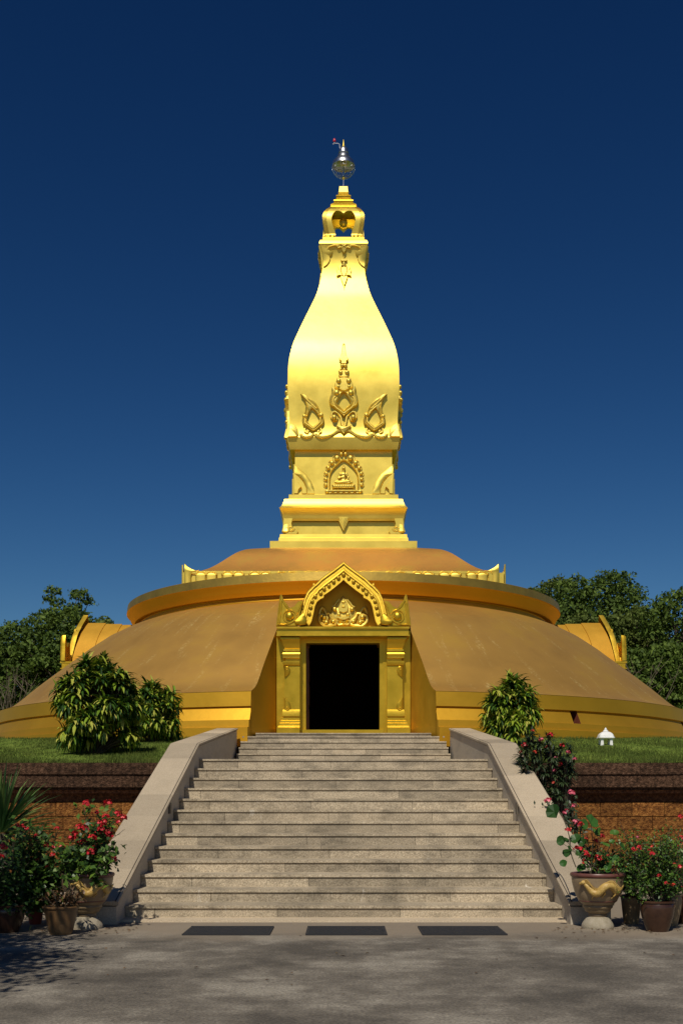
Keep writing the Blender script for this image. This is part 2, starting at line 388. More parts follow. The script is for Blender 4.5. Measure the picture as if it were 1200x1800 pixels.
# ================================================================ RETAINING WALLS
def ret_wall(sgn, label):
    x0, x1 = 3.56, 15.0
    root = empty('retaining_wall', (sgn*8, 24.2, 0), label, 'wall')
    def sx(a, b): return (a, b) if sgn > 0 else (-b, -a)
    YF = 24.22
    # rough laterite courses
    mb = MB(); zc = [0, .26, .52, .78, 1.04, 1.32, 1.62]
    for k in range(len(zc)-1):
        x = x0-(.3 if k % 2 else 0)
        while x < x1:
            wd = random.uniform(.62, .78); a, b = sx(max(x, x0)+.007, x+wd-.007); dy = random.uniform(0, .012)
            mb.box(a, b, YF+dy, YF+.3, zc[k]+.008, zc[k+1]-.008, random.random()); x += wd
    a, b = sx(x0, x1+.5); mb.box(a, b, YF+.06, YF+.29, 0, 2.38, .2)
    mb.build('block_courses', LAT, root)
    mb = MB(); mb.box(a, b, YF+.035, YF+.055, 1.621, 1.80, .1); mb.box(a, b, YF-.14, YF+.25, 1.80, 1.868, .9)
    mb.build('ledge', laterite('ledge_laterite', [(.05,.02,.01), (.12,.05,.025), (.2,.09,.04)]), root)
    mb = MB()
    for (za, zb, yo) in ((1.925, 2.185, -.27), (2.19, 2.425, -.30)):
        x = x0-random.uniform(0, .3)
        while x < x1:
            wd = random.uniform(.55, .8); a2, b2 = sx(max(x, x0)+.003, x+wd-.003)
            mb.box(a2, b2, YF+yo+random.uniform(0, .01), YF+.12, za, zb, random.random()); x += wd
    a, b = sx(x0, x1); mb.box(a, b, YF-.2, YF+.24, 1.870, 1.924, .0)
    mb.build('cornice', LATD, root)
ret_wall(-1, 'dark topped laterite retaining wall left of the stair, behind the potted palm')
ret_wall(1, 'dark topped laterite retaining wall right of the stair, below the small white shrine')

# ================================================================ STAIR
stair = empty('staircase', (0, 16, 0), 'broad grey granite staircase with sloping side walls climbing to the golden porch', 'staircase')
W = 2.985
SY = [15.92+.603*k+.0066*k*k for k in range(13)]; SZ = [.198+.2825*(y-15.92) for y in SY]
UY = [31.2, 31.7, 32.1, 32.5, 32.9]; UZ = [2.74, 2.945, 3.134, 3.32, 3.486]
def make_step(yf, yb, z0, z1, hw, blocks, off):
    mb = MB(); TH = .038; NO = .024
    x = -hw+off-blocks
    while x < hw:
        a, b = max(-hw, x), min(hw, x+blocks)
        if b-a > .02: mb.box(a+.0035, b-.0035, yf+NO, yf+NO+.06, z0, z1-TH-.001, random.random())
        x += blocks
    mb.box(-hw, hw, yf+NO+.012, yf+NO+.055, z0, z1-TH-.003, -.9)
    x = -hw+off*.6-blocks*1.15
    while x < hw:
        a, b = max(-hw, x), min(hw, x+blocks*1.15)
        if b-a > .02: mb.box(a+.0012, b-.0012, yf, yb+.08, z1-TH, z1+random.uniform(-.001,.001), .35+random.random()*.65)
        x += blocks*1.15
    mb.build('step', GRAN, stair)
for k in range(13):
    yb = SY[k+1] if k < 12 else 31.3
    make_step(SY[k], yb, SZ[k-1] if k else .0, SZ[k], W-.003, 1.68+.02*k, [.4, 1.1, .75, .35, 1.0, .6, .2, .9, .55, .3, .95, .25, .8][k])
for k in range(5):
    make_step(UY[k], UY[k+1] if k < 4 else 33.4, UZ[k-1] if k else SZ[12]+.002, UZ[k], 2.93-.02*k, 1.5, [.3, .9, .5, 1.2, .7][k])
make_step(33.25, 38.0, UZ[4]+.002, 3.60, 2.50, 1.5, .4)
mb = MB(); mb.box(-3.02, 3.02, 15.62, 16.2, 0, .035, .9); mb.build('foot_slab', GRANCAP, stair)
GROOVE_SHADE = M('groove_shade', [(.03,.024,.018), (.06,.048,.036)], rough=.9)
# sloping side walls with coping
def side_wall(s):
    PY = [15.32, 23.95, 32.7]; PZ = [.307, 2.83, 3.70]
    mb = MB()
    xi, xo = W, W+.55
    prof = [(PY[0]+.02, 0)]+[(PY[i]+(.02 if i == 0 else 0), PZ[i]-.075) for i in range(3)]+[(PY[2], 0)]
    vs = [(s*xi, y, z) for y, z in prof]+[(s*(xo-.02), y, z) for y, z in prof]; n = len(prof)
    # side faces as strips so that they stay flat
    fs = [(0,1,2,3,4), tuple(range(2*n-1, n-1, -1))]+[(i, (i+1) % n, (i+1) % n+n, i+n) for i in range(n)]
    if s < 0: fs = [f[::-1] for f in fs]
    mb.add(vs, fs, .5)
    wall = mb.build('side_wall', GRANWALL, stair)
    # coping slabs with joints, then a dark strip drawn for groove shade
    mb = MB(); segs = []
    for (a, b, nb) in ((0, 1, 7), (1, 2, 5)):
        for k in range(nb):
            u0, u1 = k/nb, (k+1)/nb
            segs.append((PY[a]+(PY[b]-PY[a])*u0, PZ[a]+(PZ[b]-PZ[a])*u0, PY[a]+(PY[b]-PY[a])*u1, PZ[a]+(PZ[b]-PZ[a])*u1))
    for (ya, za, yb, zb) in segs:
        e = .0015; xa, xb = s*(xi-.028), s*(xo+.02)
        dzc = .055
        vs = [(xa, ya+e, za-dzc), (xb, ya+e, za-dzc), (xb, yb-e, zb-dzc), (xa, yb-e, zb-dzc), (xa, ya+e, za), (xb, ya+e, za), (xb, yb-e, zb), (xa, yb-e, zb)]
        # small chamfer on the inner top edge
        c = .02*s
        vs2 = [(xa, ya+e, za-dzc), (xb, ya+e, za-dzc), (xb, yb-e, zb-dzc), (xa, yb-e, zb-dzc), (xa, ya+e, za-.014), (xa+c, ya+e, za), (xb-c, ya+e, za), (xb, ya+e, za-.014), (xa, yb-e, zb-.014), (xa+c, yb-e, zb), (xb-c, yb-e, zb), (xb, yb-e, zb-.014)]
        fs = [(0,3,2,1), (0,1,7,6,5,4), (3,8,9,10,11,2), (0,4,8,3), (4,5,9,8), (5,6,10,9), (6,7,11,10), (1,2,11,7)]
        if s < 0: fs = [f[::-1] for f in fs]
        mb.add(vs2, fs, random.random())
    mb.build('coping', GRANCAP, wall)
    mb = MB()  # thin dark strip painted in for the shade of the coping's inner groove
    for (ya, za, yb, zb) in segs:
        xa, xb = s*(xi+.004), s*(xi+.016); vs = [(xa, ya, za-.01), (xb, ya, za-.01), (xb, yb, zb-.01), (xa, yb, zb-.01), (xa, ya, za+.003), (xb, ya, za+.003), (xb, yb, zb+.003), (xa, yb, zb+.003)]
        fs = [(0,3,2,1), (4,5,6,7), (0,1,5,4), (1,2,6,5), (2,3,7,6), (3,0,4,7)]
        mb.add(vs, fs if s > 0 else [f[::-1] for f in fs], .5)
    mb.build('groove_shade_line', GROOVE_SHADE, wall)
    # small socket box set on the inner face
    yb_ = 19.95; zb_ = SZ[6]+.13
    mb = MB(); mb.box(*sorted((s*(xi-.03), s*(xi+.02))), yb_-.09, yb_+.09, zb_, zb_+.19, .1); mb.box(*sorted((s*(xi-.036), s*(xi-.03))), yb_-.075, yb_+.075, zb_+.015, zb_+.175, .9)
    mb.build('socket_box', M('socket_grey', [(.10,.085,.065), (.16,.135,.10)], rough=.6), wall)
side_wall(-1); side_wall(1)

# door mats
def door_mat(xa, xb, label):
    mb = MB(); mb.box(xa, xb, 14.07, 14.97, .004, .016)
    for k in range(24): mb.box(xa+.03, xb-.03, 14.10+k*.0355, 14.118+k*.0355, .016, .022)
    mb.box(xa, xb, 14.07, 14.09, .016, .021); mb.box(xa, xb, 14.95, 14.97, .016, .021)
    tag(mb.build('door_mat', MAT, org=((xa+xb)/2, 14.5, 0)), label, 'mat', 'rubber mats at the foot of the stair')
door_mat(-1.95, -.89, 'black ribbed rubber mat at the left foot of the granite stair')
door_mat(-.46, .53, 'black ribbed rubber mat at the middle of the stair foot')
door_mat(.95, 1.98, 'black ribbed rubber mat at the right foot of the granite stair')

# ================================================================ STUPA
BZ = 3.5
stupa = empty('stupa', (0, D, BZ), 'tall golden bottle shaped stupa on a wide round domed hall with porches', 'stupa')
def P2(zx, zy, sc, ox, oy): return (ox+zx/sc, oy+zy/sc)
# --- revolve around the axis with four porch cuts
def quad_revolve(mb, prof, cut, n=56, skip=None):
    for q in range(4):
        rows = []
        for (r, z) in prof:
            c = math.asin(min(.99, cut(r)/r)) if cut(r) > 0 else 0
            row = []
            for k in range(n+1):
                u = k/n; a = c+(math.pi/2-2*c)*u-math.pi/2+q*math.pi/2
                row.append((r*math.cos(a), D+r*math.sin(a), z))
            rows.append(row)
        if skip is None: mb.grid(rows[::-1])
        else:
            rr = rows[::-1]; m = len(rr)
            for i in range(m-1):
                vs = rr[i]+rr[i+1]; L_ = n+1
                fs = [(j, j+1, L_+j+1, L_+j) for j in range(n) if not skip(q, m-2-i, j)]
                mb.add(vs, fs)
def cutw(r): return 2.08+(2.56-2.08)*(r-10.3)/(12.9-10.3) if r > 10.25 else 0
UP = [(8.05, 8.28), (8.63, 8.05), (9.3, 7.70)]
MID = [(9.3, 7.70), (9.93, 7.26), (10.26, 7.00)]
LO = [(10.26, 7.00), (10.7, 6.66), (11.12, 6.33), (11.6, 5.95), (12.0, 5.62), (12.4, 5.27), (12.8, 4.98), (13.3, 4.80)]
def dense(p, k): return crom(p, k)
mb = MB()
quad_revolve(mb, dense(UP, 3), lambda r: 0)
quad_revolve(mb, dense(MID, 3), lambda r: 1.28)
quad_revolve(mb, dense(LO, 3), lambda r: cutw(max(r, 10.2601)))
mb.build('skirt_roof', SKIRT, stupa, smooth=35)
# the banded base below the skirt
BASE = [(13.26, 4.795), (13.30, 4.79), (13.34, 4.37), (13.27, 4.355), (13.46, 3.97), (13.54, 3.96), (13.56, 3.76), (13.68, 3.745), (13.70, 3.2)]
mb = MB()
NSK = 56
VJ = {0: [16, 40]}
quad_revolve(mb, BASE, cutw, n=NSK, skip=lambda q, seg, j: q == 0 and seg == 3 and j in VJ[0])
base = mb.build('base_band', AMBER, stupa, smooth=25)
# vent recesses behind the two missing panels
mb = MB()
for j in VJ[0]:
    pts = []
    for (r, z) in ((13.27, 4.355), (13.46, 3.97)):
        c = math.asin(cutw(r)/r); 
        for k in (j, j+1):
            a = c+(math.pi/2-2*c)*k/NSK-math.pi/2; pts.append((r, a, z))
    fr = [(r*math.cos(a), D+r*math.sin(a), z) for r, a, z in pts]; bk = [((r-.3)*math.cos(a), D+(r-.3)*math.sin(a), z) for r, a, z in pts]
    mb.add(fr+bk, [(0,1,5,4), (1,3,7,5), (3,2,6,7), (2,0,4,6), (4,5,7,6)])
mb.build_split('vent_recess', M('vent_rust', [(.10,.02,.006), (.16,.035,.01)], rough=.9), base)
# entrance cheek walls (both sides of each porch)
prof_all = dense(LO, 3)+BASE[1:]
mb = MB()
for q in range(4):
    m4 = Matrix.Translation((0, D, 0)) @ Matrix.Rotation(q*math.pi/2, 4, 'Z') @ Matrix.Translation((0, -D, 0))
    for s in (-1, 1):
        top = []; bot = []
        for (r, z) in prof_all:
            x = cutw(max(r, 10.2601)); y = D-math.sqrt(r*r-x*x)
            top.append(m4 @ Vector((s*x, y, z))); bot.append(m4 @ Vector((s*x, y, 3.2)))
        rows = [top, bot] if s > 0 else [bot, top]
        mb.grid(rows)
mb.build_split('entrance_cheek_wall', CHEEK, stupa, smooth=20)
# --- cornice ring
RING = [(6.2, 9.12), (8.40, 9.13), (8.42, 9.12), (8.46, 8.84), (8.42, 8.835), (8.40, 8.82), (8.30, 8.60), (8.16, 8.46), (7.98, 8.45), (7.96, 8.40), (8.0, 8.39), (8.06, 8.37), (8.08, 8.30), (8.05, 8.2)]
mb = MB(); mb.lathe(RING[2:4], (0, D, 0), 180); mb.build('ring_fascia', RINGTOP, stupa, smooth=30)
mb = MB(); mb.lathe(RING[:3], (0, D, 0), 180); mb.lathe(RING[3:], (0, D, 0), 180); mb.build('cornice_ring', AMBER, stupa, smooth=30)
# --- upper dome
# --- square lotus platform
LA = 5.62; LY = D-LA; LZT = Z(1004, LY)
mb = MB(); mb.box(-LA+.03, LA-.03, D-LA+.03, D+LA-.03, 9.14, LZT-.05)
plat = mb.build('lotus_platform', GOLD, stupa)
def face_platform(mb):
    mf = lambda px, py, o: Vector((X(px, LY), LY-o, Z(py, LY)))
    x0, x1 = X(323.5, LY), X(877, LY)
    mb.box(x0+.02, x1-.02, LY-.03, LY+.06, LZT-.09, LZT)
    pitch = (877-323.5-30)/11.0
    for k in range(11):
        cx = 338.5+pitch*(k+.5)
        for s in (-1, 1):
            w2 = pitch*.38; c2 = cx+s*w2*.52
            arc = [(c2-w2*.5, 1027), (c2-w2*.5, 1013), (c2-w2*.42, 1009), (c2-w2*.15, 1007), (c2+w2*.15, 1007), (c2+w2*.42, 1009), (c2+w2*.5, 1013), (c2+w2*.5, 1027)]
            pillow(mb, crom(arc, 2)+[], mf, .05, 2.0)
            rope(mb, [(a, b-1.9) for a, b in arc[1:-1]], mf, .028, .03)
        mb.box(X(cx+pitch*.43, LY), X(cx+pitch*.57, LY), LY-.05, LY+.03, 9.2, LZT-.1)
    for s in (1, -1):
        horn = [(323.5, 1030), (323.5, 1003), (323.8, 991), (326, 992), (330, 996), (336, 1000), (343, 1002.6), (350, 1003.5), (338, 1006), (336, 1012), (336, 1030)]
        if s < 0: horn = mir(horn, 600.2)
        pillow(mb, horn, mf, .05, .8)
mb = MB(); face_platform(mb)
pf = mb.build('petal_frieze', GOLD, plat, smooth=40)
for q in (1, 2, 3): copy_tree(pf, rz=q*math.pi/2)

# --- square lofts for the spire
def hp(h, py):
    hw = h*D/(F+h); return (hw, Z(py, D-hw))
def loft(mb, prof, cap=True, chamf=0):
    for q in range(4):
        m4 = Matrix.Translation((0, D, 0)) @ Matrix.Rotation(q*math.pi/2, 4, 'Z')
        rows = []
        for hw, z in prof: rows.append([m4 @ Vector((hw*u, -hw, z)) for u in (-1, -.5, 0, .5, 1)])
        mb.grid(rows)
    if cap:
        hw, z = prof[-1]; mb.add([(-hw, D-hw, z), (hw, D-hw, z), (hw, D+hw, z), (-hw, D+hw, z)], [(0,1,2,3)])
        hw, z = prof[0]; mb.add([(-hw, D-hw, z), (hw, D-hw, z), (hw, D+hw, z), (-hw, D+hw, z)], [(3,2,1,0)])
def build_sharp(mb, name, mat, parent, ang):
    """weld only inside each face so square corners stay crisp"""
    return mb.build(name, mat, parent, smooth=ang)
mb = MB(); loft(mb, crom([hp(262, 1007), hp(247, 1002.5), hp(234, 998), hp(222, 992), hp(212, 986), hp(201, 979), hp(190, 972.5), hp(180, 968.3), hp(171, 965.8), hp(160, 964.6), hp(130, 963)], 3)); mb.build('upper_dome', COPPER, stupa, smooth=32)
plinth = MB()
loft(plinth, [hp(129.3, 980), hp(129.3, 951), hp(114, 950.8), hp(113.6, 945.2), hp(112, 944.8), hp(111.5, 939)])
loft(plinth, [hp(98, 939), hp(98, 915)], False)
loft(plinth, crom([hp(105, 915.5), hp(106.3, 911), hp(107.3, 905), hp(109.5, 898.5), hp(112.6, 892.4)], 3), False)
loft(plinth, crom([hp(112.8, 892.2), hp(108.5, 888.5), hp(105.5, 883), hp(104, 877.5)], 3)+[hp(103.5, 877), hp(96, 876.7), hp(96, 869.3), hp(85, 869)], True)
mb_pl = build_sharp(plinth, 'spire_plinth', GOLD, stupa, 30)
# dado panels joints + bracket corners
def plinth_orn(mb):
    hw = hp(98, 925)[0]; mf = lambda px, py, o: Vector((X(px, D-hw), D-hw-o, Z(py, D-hw)))
    for x in (523.5, 550, 577, 629.5, 656, 683): 
        a = mf(x, 939, 0); b = mf(x, 917, 0); mb.box(a.x-.02, a.x-.004, a.y-.012, a.y+.01, a.z, b.z); mb.box(a.x+.004, a.x+.02, a.y-.012, a.y+.01, a.z, b.z)
    # centre fan
    for k, w_ in enumerate((12, 9, 6, 3)):
        pillow(mb, [(603.5-w_, 909+k*1.2), (603.5+w_, 909+k*1.2), (603.5, 935-k*4)], mf, .10+.03*k, .6, .05)
    for s in (1, -1):
        c1 = [(499, 939), (495, 936), (497, 928), (498.5, 915), (498, 908), (520, 908), (515, 913), (513, 922), (514, 928), (521, 931), (524, 936), (522, 941), (505, 941)]
        sp = [(512+6*math.cos(t)*(1-t/11), 931+5*math.sin(t)*(1-t/11)) for t in [i*.6 for i in range(14)]]
        sp2 = [(505+5*math.cos(t)*(1-t/11), 932+4.6*math.sin(t)*(1-t/11)) for t in [i*.6 for i in range(14)]]
        if s < 0: c1, sp, sp2 = [mir(q, 603.5) for q in (c1, sp, sp2)]
        pillow(mb, c1, mf, .17, .8); rope(mb, sp, mf, .022, .18); rope(mb, sp2, mf, .022, .18)
mb = MB(); plinth_orn(mb); po = mb.build_split('plinth_bracket', GOLD, mb_pl, smooth=45)
for q in (1, 2, 3):
    for o in po: copy_tree(o, rz=q*math.pi/2)
# --- niche block
nb = MB(); loft(nb, [hp(85.2, 870), hp(85.2, 800), hp(85.2, 791)])
niche_block = build_sharp(nb, 'niche_block', GOLD, stupa, 30)
NHW = hp(85.2, 830)[0]; NYF = D-NHW
nmf = lambda px, py, o: Vector((X(px, NYF), NYF-o, Z(py, NYF)))
def zA(pts): return [(560+x/13.333, 780+y/13.333) for x, y in pts]      # niche drawing
def zB(pts): return [(460+x/4.138, 760+y/4.138) for x, y in pts]
mb = MB()
outer = zA([(240, 1085), (235, 900), (245, 750), (280, 650), (350, 545), (460, 445), (585, 365)])
inner = zA([(268, 1070), (265, 900), (275, 760), (310, 665), (375, 580), (470, 490), (585, 408)])
arch_o = outer+mir(outer, 604.0)[1:]; arch_i = inner+mir(inner, 604.0)[1:]
band(mb, crom(arch_o, 2), crom(arch_i, 2), nmf, .10, closed=False, n=50)
beads = [(172, 970, 40), (172, 840, 40), (182, 710, 42), (228, 575, 45), (310, 455, 55), (430, 345, 70)]
for bx, by, br in beads:
    for s in (1, -1):
        (px, py), = zA([(bx, by)]); px = px if s > 0 else 2*604-px
        r_ = br/13.333*NYF/F; c = nmf(px, py, .05); mb.ball(c, r_, 10, 6)
        ring_ = [(px+math.cos(t)*br/13.333*1.5, py+math.sin(t)*br/13.333*1.35) for t in [R(100+i*20)*1 for i in range(10)]]
        if s < 0: ring_ = [(px-math.cos(t)*br/13.333*1.5, py+math.sin(t)*br/13.333*1.35) for t in [R(100+i*20) for i in range(10)]]
        rope(mb, ring_, nmf, .014, .03)
for (bx, by, br) in ((530, 250, 42), (625, 250, 42), (578, 180, 38), (200, 1130, 45), (965, 1130, 45)):
    (px, py), = zA([(bx, by)]); mb.ball(nmf(px, py, .07), br/13.333*NYF/F, 10, 6)
a = nmf(571, 862.5, 0); b = nmf(637, 864.5, 0); mb.box(a.x, b.x, NYF-.13, NYF+.01, b.z, a.z)
for k in range(6):
    px = 580+k*9.6; pillow(mb, [(px-4, 864.6), (px+4, 864.6), (px+3, 867), (px, 868.6), (px-3, 867)], nmf, .10, .5)
nf = mb.build('niche_frame', GOLD_ORN, niche_block, smooth=50)
# seated relief figure, one continuous mesh
def buddha():
    bm = bmesh.new()
    def el(x, z, rx, rz, ry=.1, o=.06):
        m = Matrix.Translation(nmf(*zA([(x, z)])[0], o)) @ Matrix.Diagonal((rx/13.333*NYF/F, ry, rz/13.333*NYF/F, 1)); bmesh.ops.create_icosphere(bm, subdivisions=2, radius=1, matrix=m)
    def limb(a, b, r0, r1, o=.09, k=7):
        for i in range(k+1):
            u = i/k; el(a[0]+(b[0]-a[0])*u, a[1]+(b[1]-a[1])*u, r0+(r1-r0)*u, r0+(r1-r0)*u, (r0+(r1-r0)*u)/13.333*NYF/F, o)
    el(583, 590, 42, 50); el(583, 528, 24, 30, .06); el(583, 500, 8, 30, .03); el(583, 655, 28, 35, .05)
    el(578, 735, 85, 62, .11); el(580, 810, 62, 75, .11); el(580, 880, 80, 50, .11)
    limb((500, 715), (465, 820), 30, 26); limb((465, 825), (590, 790), 24, 18, .14)
    limb((650, 720), (690, 810), 30, 26); limb((692, 815), (650, 880), 25, 20, .12)
    limb((500, 915), (395, 915), 50, 32); limb((660, 915), (770, 925), 50, 32); limb((440, 935), (700, 905), 34, 34, .15); limb((720, 940), (470, 940), 30, 26, .15)
    me = bpy.data.meshes.new('seated_relief_figure'); bm.to_mesh(me); bm.free()
    for v in me.vertices: v.co -= Vector(ORG['stupa'])
    me.materials.append(GOLD_ORN); o = bpy.data.objects.new('seated_relief_figure', me); C.objects.link(o); o.parent = niche_block
    md = o.modifiers.new('r', 'REMESH'); md.mode = 'VOXEL'; md.voxel_size = .012; md.use_smooth_shade = True
    sm = o.modifiers.new('s', 'SMOOTH'); sm.factor = .5; sm.iterations = 2
    return o
bud = buddha()
mb = MB()
pillow(mb, crom(zA([(320, 985), (355, 965), (810, 965), (835, 985), (820, 1040), (800, 1065), (350, 1065), (335, 1040)]), 2, True), nmf, .16, 1)
for k in range(9): mb.ball(nmf(*zA([(365+k*54, 1020)])[0], .16), .055, 8, 5, sq=(.8, .4, 1))
lb = mb.build('lotus_seat', GOLD_ORN, niche_block, smooth=50)
# corner leaves
mb = MB()
for s in (1, -1):
    leaves = [[(228, 235), (265, 260), (320, 305), (360, 360), (380, 410), (384, 450), (330, 450), (325, 400), (300, 350), (262, 315), (232, 300)],
              [(230, 298), (270, 325), (305, 365), (325, 410), (327, 450), (292, 450), (290, 410), (265, 370), (232, 345)],
              [(232, 340), (262, 360), (288, 400), (268, 420), (262, 450), (235, 450)]]
    for i, lf in enumerate(leaves):
        q = zB(lf); q = q if s > 0 else mir(q, 603.6)
        pillow(mb, q, nmf, .06+.025*i, .7)
cl = mb.build_split('corner_leaf', GOLD, niche_block, smooth=45)
for q in (1, 2, 3):
    for o in [nf, bud, lb]+cl: copy_tree(o, rz=q*math.pi/2)

# --- bulbous body
BODY = [hp(90.5, 790.5), hp(94.5, 790), hp(95.3, 787), hp(99.2, 769.3), hp(99.3, 768.3)]
CURV = crom([hp(99.0, 768), hp(97.3, 763), hp(96.0, 756), hp(95.4, 748), hp(95.3, 735), hp(96.2, 715), hp(97.2, 698), hp(98, 680), hp(98, 664), hp(97, 643), hp(93.6, 622), hp(87.8, 602), hp(78.6, 581), hp(68, 559), hp(56.5, 536), hp(47.5, 517), hp(42.2, 500), hp(38.8, 486), hp(37.1, 470), hp(37.2, 455), hp(38.8, 443), hp(41, 434), hp(42, 430)], 4)
TOPC = crom([hp(42.5, 429.5), hp(43, 427.5), hp(42.5, 425), hp(41, 421.5), hp(40, 420.6)], 3)+[hp(36.6, 420.4), hp(36.6, 416), hp(30, 415.9)]
mb = MB(); loft(mb, BODY[1:], False); loft(mb, CURV, False); loft(mb, TOPC, True)
hwb, zb = BODY[1]; mb.add([(-hwb, D-hwb, zb), (hwb, D-hwb, zb), (hwb, D+hwb, zb), (-hwb, D+hwb, zb)], [(3,2,1,0)])
body = build_sharp(mb, 'spire_body', GOLD, stupa, 32)
def hw_at_py(py):
    z = Z(py, D-2.0)
    for (h0, z0), (h1, z1) in zip(CURV, CURV[1:]):
        if z0 <= z <= z1: return h0+(h1-h0)*(z-z0)/(z1-z0+1e-9)
    return CURV[0][0] if z < CURV[0][1] else CURV[-1][0]
BYF = D-hp(96, 700)[0]
def hw_at_z(z):
    for (h0, z0), (h1, z1) in zip(CURV, CURV[1:]):
        if z0 <= z <= z1: return h0+(h1-h0)*(z-z0)/(z1-z0+1e-9)
    return CURV[0][0] if z < CURV[0][1] else CURV[-1][0]
def bmf(px, py, o):
    hw = hp(60, py)[0]
    for _ in range(4): z = Z(py, D-hw); hw = hw_at_z(z)
    return Vector((X(px, D-hw), D-hw-o, Z(py, D-hw)))
def zC(pts): return [(490+x/5.217, 580+y/5.217) for x, y in pts]
CXo = 604.0
def both(pts): return [pts, mir(pts, CXo)]
def pairball(mb, x, y, r, o=.06, sc=zC, k=5.217, mf=bmf):
    (px, py), = sc([(x, y)])
    for q in (px, 2*CXo-px): mb.ball(mf(q, py, o), r/k*D/F, 10, 6)
mb = MB()
spk = zC([(594, 128), (583, 135), (580, 160), (574, 210), (566, 250), (553, 268), (556, 284), (570, 292), (572, 318)])
spk = spk+mir(spk, CXo); pillow(mb, spk, bmf, .13, 1.0)
for q in both(zC([(553, 270), (575, 280), (595, 282)])): rope(mb, q, bmf, .03, .10)
for (pts, h) in (([(594, 318), (562, 318), (566, 345), (558, 368), (594, 375)], .12), ([(594, 372), (560, 375), (545, 380), (552, 400), (548, 420), (556, 440), (594, 445)], .14),
                 ([(594, 440), (550, 446), (530, 444), (527, 465), (512, 500), (514, 530), (530, 550), (560, 556), (594, 575)], .15)):
    q = zC(pts); pillow(mb, q+mir(q, CXo), bmf, h, 1.2)
for (x, y, r_) in ((580, 340, 15), (567, 402, 17), (549, 480, 22), (530, 588, 26), (545, 530, 14), (508, 812, 22)): pairball(mb, x, y, r_, .15)
mo = zC([(594, 562), (560, 560), (520, 545), (503, 540), (490, 522), (480, 545), (484, 578), (466, 620), (460, 660), (468, 700), (505, 722), (525, 745), (560, 770), (594, 808)])
mi = zC([(594, 576), (580, 590), (560, 620), (545, 645), (534, 668), (536, 682), (540, 690), (545, 698), (552, 704), (562, 712), (572, 722), (580, 730), (588, 738), (594, 742)])
band(mb, mo+mir(mo, CXo)[1:-1], mi+mir(mi, CXo)[1:-1], bmf, .17, True, 64)
for q in both(zC([(594, 775), (560, 748), (530, 728), (505, 700), (495, 665), (505, 630), (530, 612), (548, 600)])): rope(mb, q, bmf, .035, .15)
for q in both(zC([(590, 900), (575, 850), (568, 800), (548, 770), (515, 752), (488, 760), (480, 800), (500, 835), (530, 830), (536, 808), (515, 795)])): rope(mb, q, bmf, .045, .06)
for q in both(zC([(594, 915), (560, 905), (535, 880), (560, 885)])): rope(mb, q, bmf, .04, .06)
chev = zC([(594, 895), (545, 880), (528, 895), (560, 925), (594, 958)]); pillow(mb, chev+mir(chev, CXo), bmf, .13, 1.4)
ct = mb.build('flame_crest', GOLD_ORN, body, smooth=50)
mb = MB()
to = zC([(198, 588), (235, 598), (262, 618), (300, 640), (340, 675), (368, 720), (378, 762), (405, 790), (418, 830), (412, 865), (385, 885), (350, 920), (315, 938), (280, 915), (248, 892), (218, 868), (212, 830), (228, 782), (240, 755), (243, 715), (250, 685), (232, 640)])
ti = zC([(300, 728), (306, 730), (315, 735), (330, 750), (345, 770), (356, 790), (368, 808), (372, 832), (365, 852), (348, 866), (330, 878), (315, 892), (298, 882), (280, 868), (268, 852), (262, 830), (262, 808), (270, 790), (278, 770), (285, 755), (290, 745), (295, 735)])
for s in (1, -1):
    A_, B_ = (to, ti) if s > 0 else ([(2*CXo-p[0], p[1]) for p in to], [(2*CXo-p[0], p[1]) for p in ti])
    band(mb, A_, B_, bmf, .14, True, 60)
    for q in (zC([(205, 595), (260, 650), (300, 690), (345, 730)]), zC([(385, 790), (380, 850), (340, 890), (315, 912), (285, 890), (240, 860), (238, 810)])):
        rope(mb, q if s > 0 else mir(q, CXo), bmf, .03, .13)
    for q in (zC([(238, 905), (240, 935), (262, 948), (272, 930), (258, 920)]), zC([(385, 905), (388, 935), (368, 950), (356, 932), (370, 922)])): rope(mb, q if s > 0 else mir(q, CXo), bmf, .035, .04)
for (x, y, r_) in ((235, 800, 18), (388, 790, 20)): pairball(mb, x, y, r_, .12)
td = mb.build_split('flame_loop', GOLD_ORN, body, smooth=50)
mb = MB()
for q in both(zC([(594, 945), (560, 925), (530, 935), (490, 962), (440, 978), (390, 985), (350, 975), (330, 960), (345, 950), (365, 965)])): mb.tube([bmf(p[0], p[1], .03) for p in crom(q, 3)], .055, 7)
for q in both(zC([(320, 950), (300, 975), (250, 985), (210, 975), (196, 955), (215, 960)])): mb.tube([bmf(p[0], p[1], .03) for p in crom(q, 3)], .05, 7)
lc = zC([(96, 858), (120, 862), (150, 880), (175, 915), (182, 960), (170, 985), (80, 985)])
lc2 = zC([(96, 905), (125, 910), (150, 930), (165, 960), (160, 985), (80, 985)])
for q in both(lc): pillow(mb, q, bmf, .07, 1.2)
for q in both(lc2): pillow(mb, q, bmf, .12, 1.0)
sc_ = mb.build_split('base_scroll', GOLD_ORN, body, smooth=50)
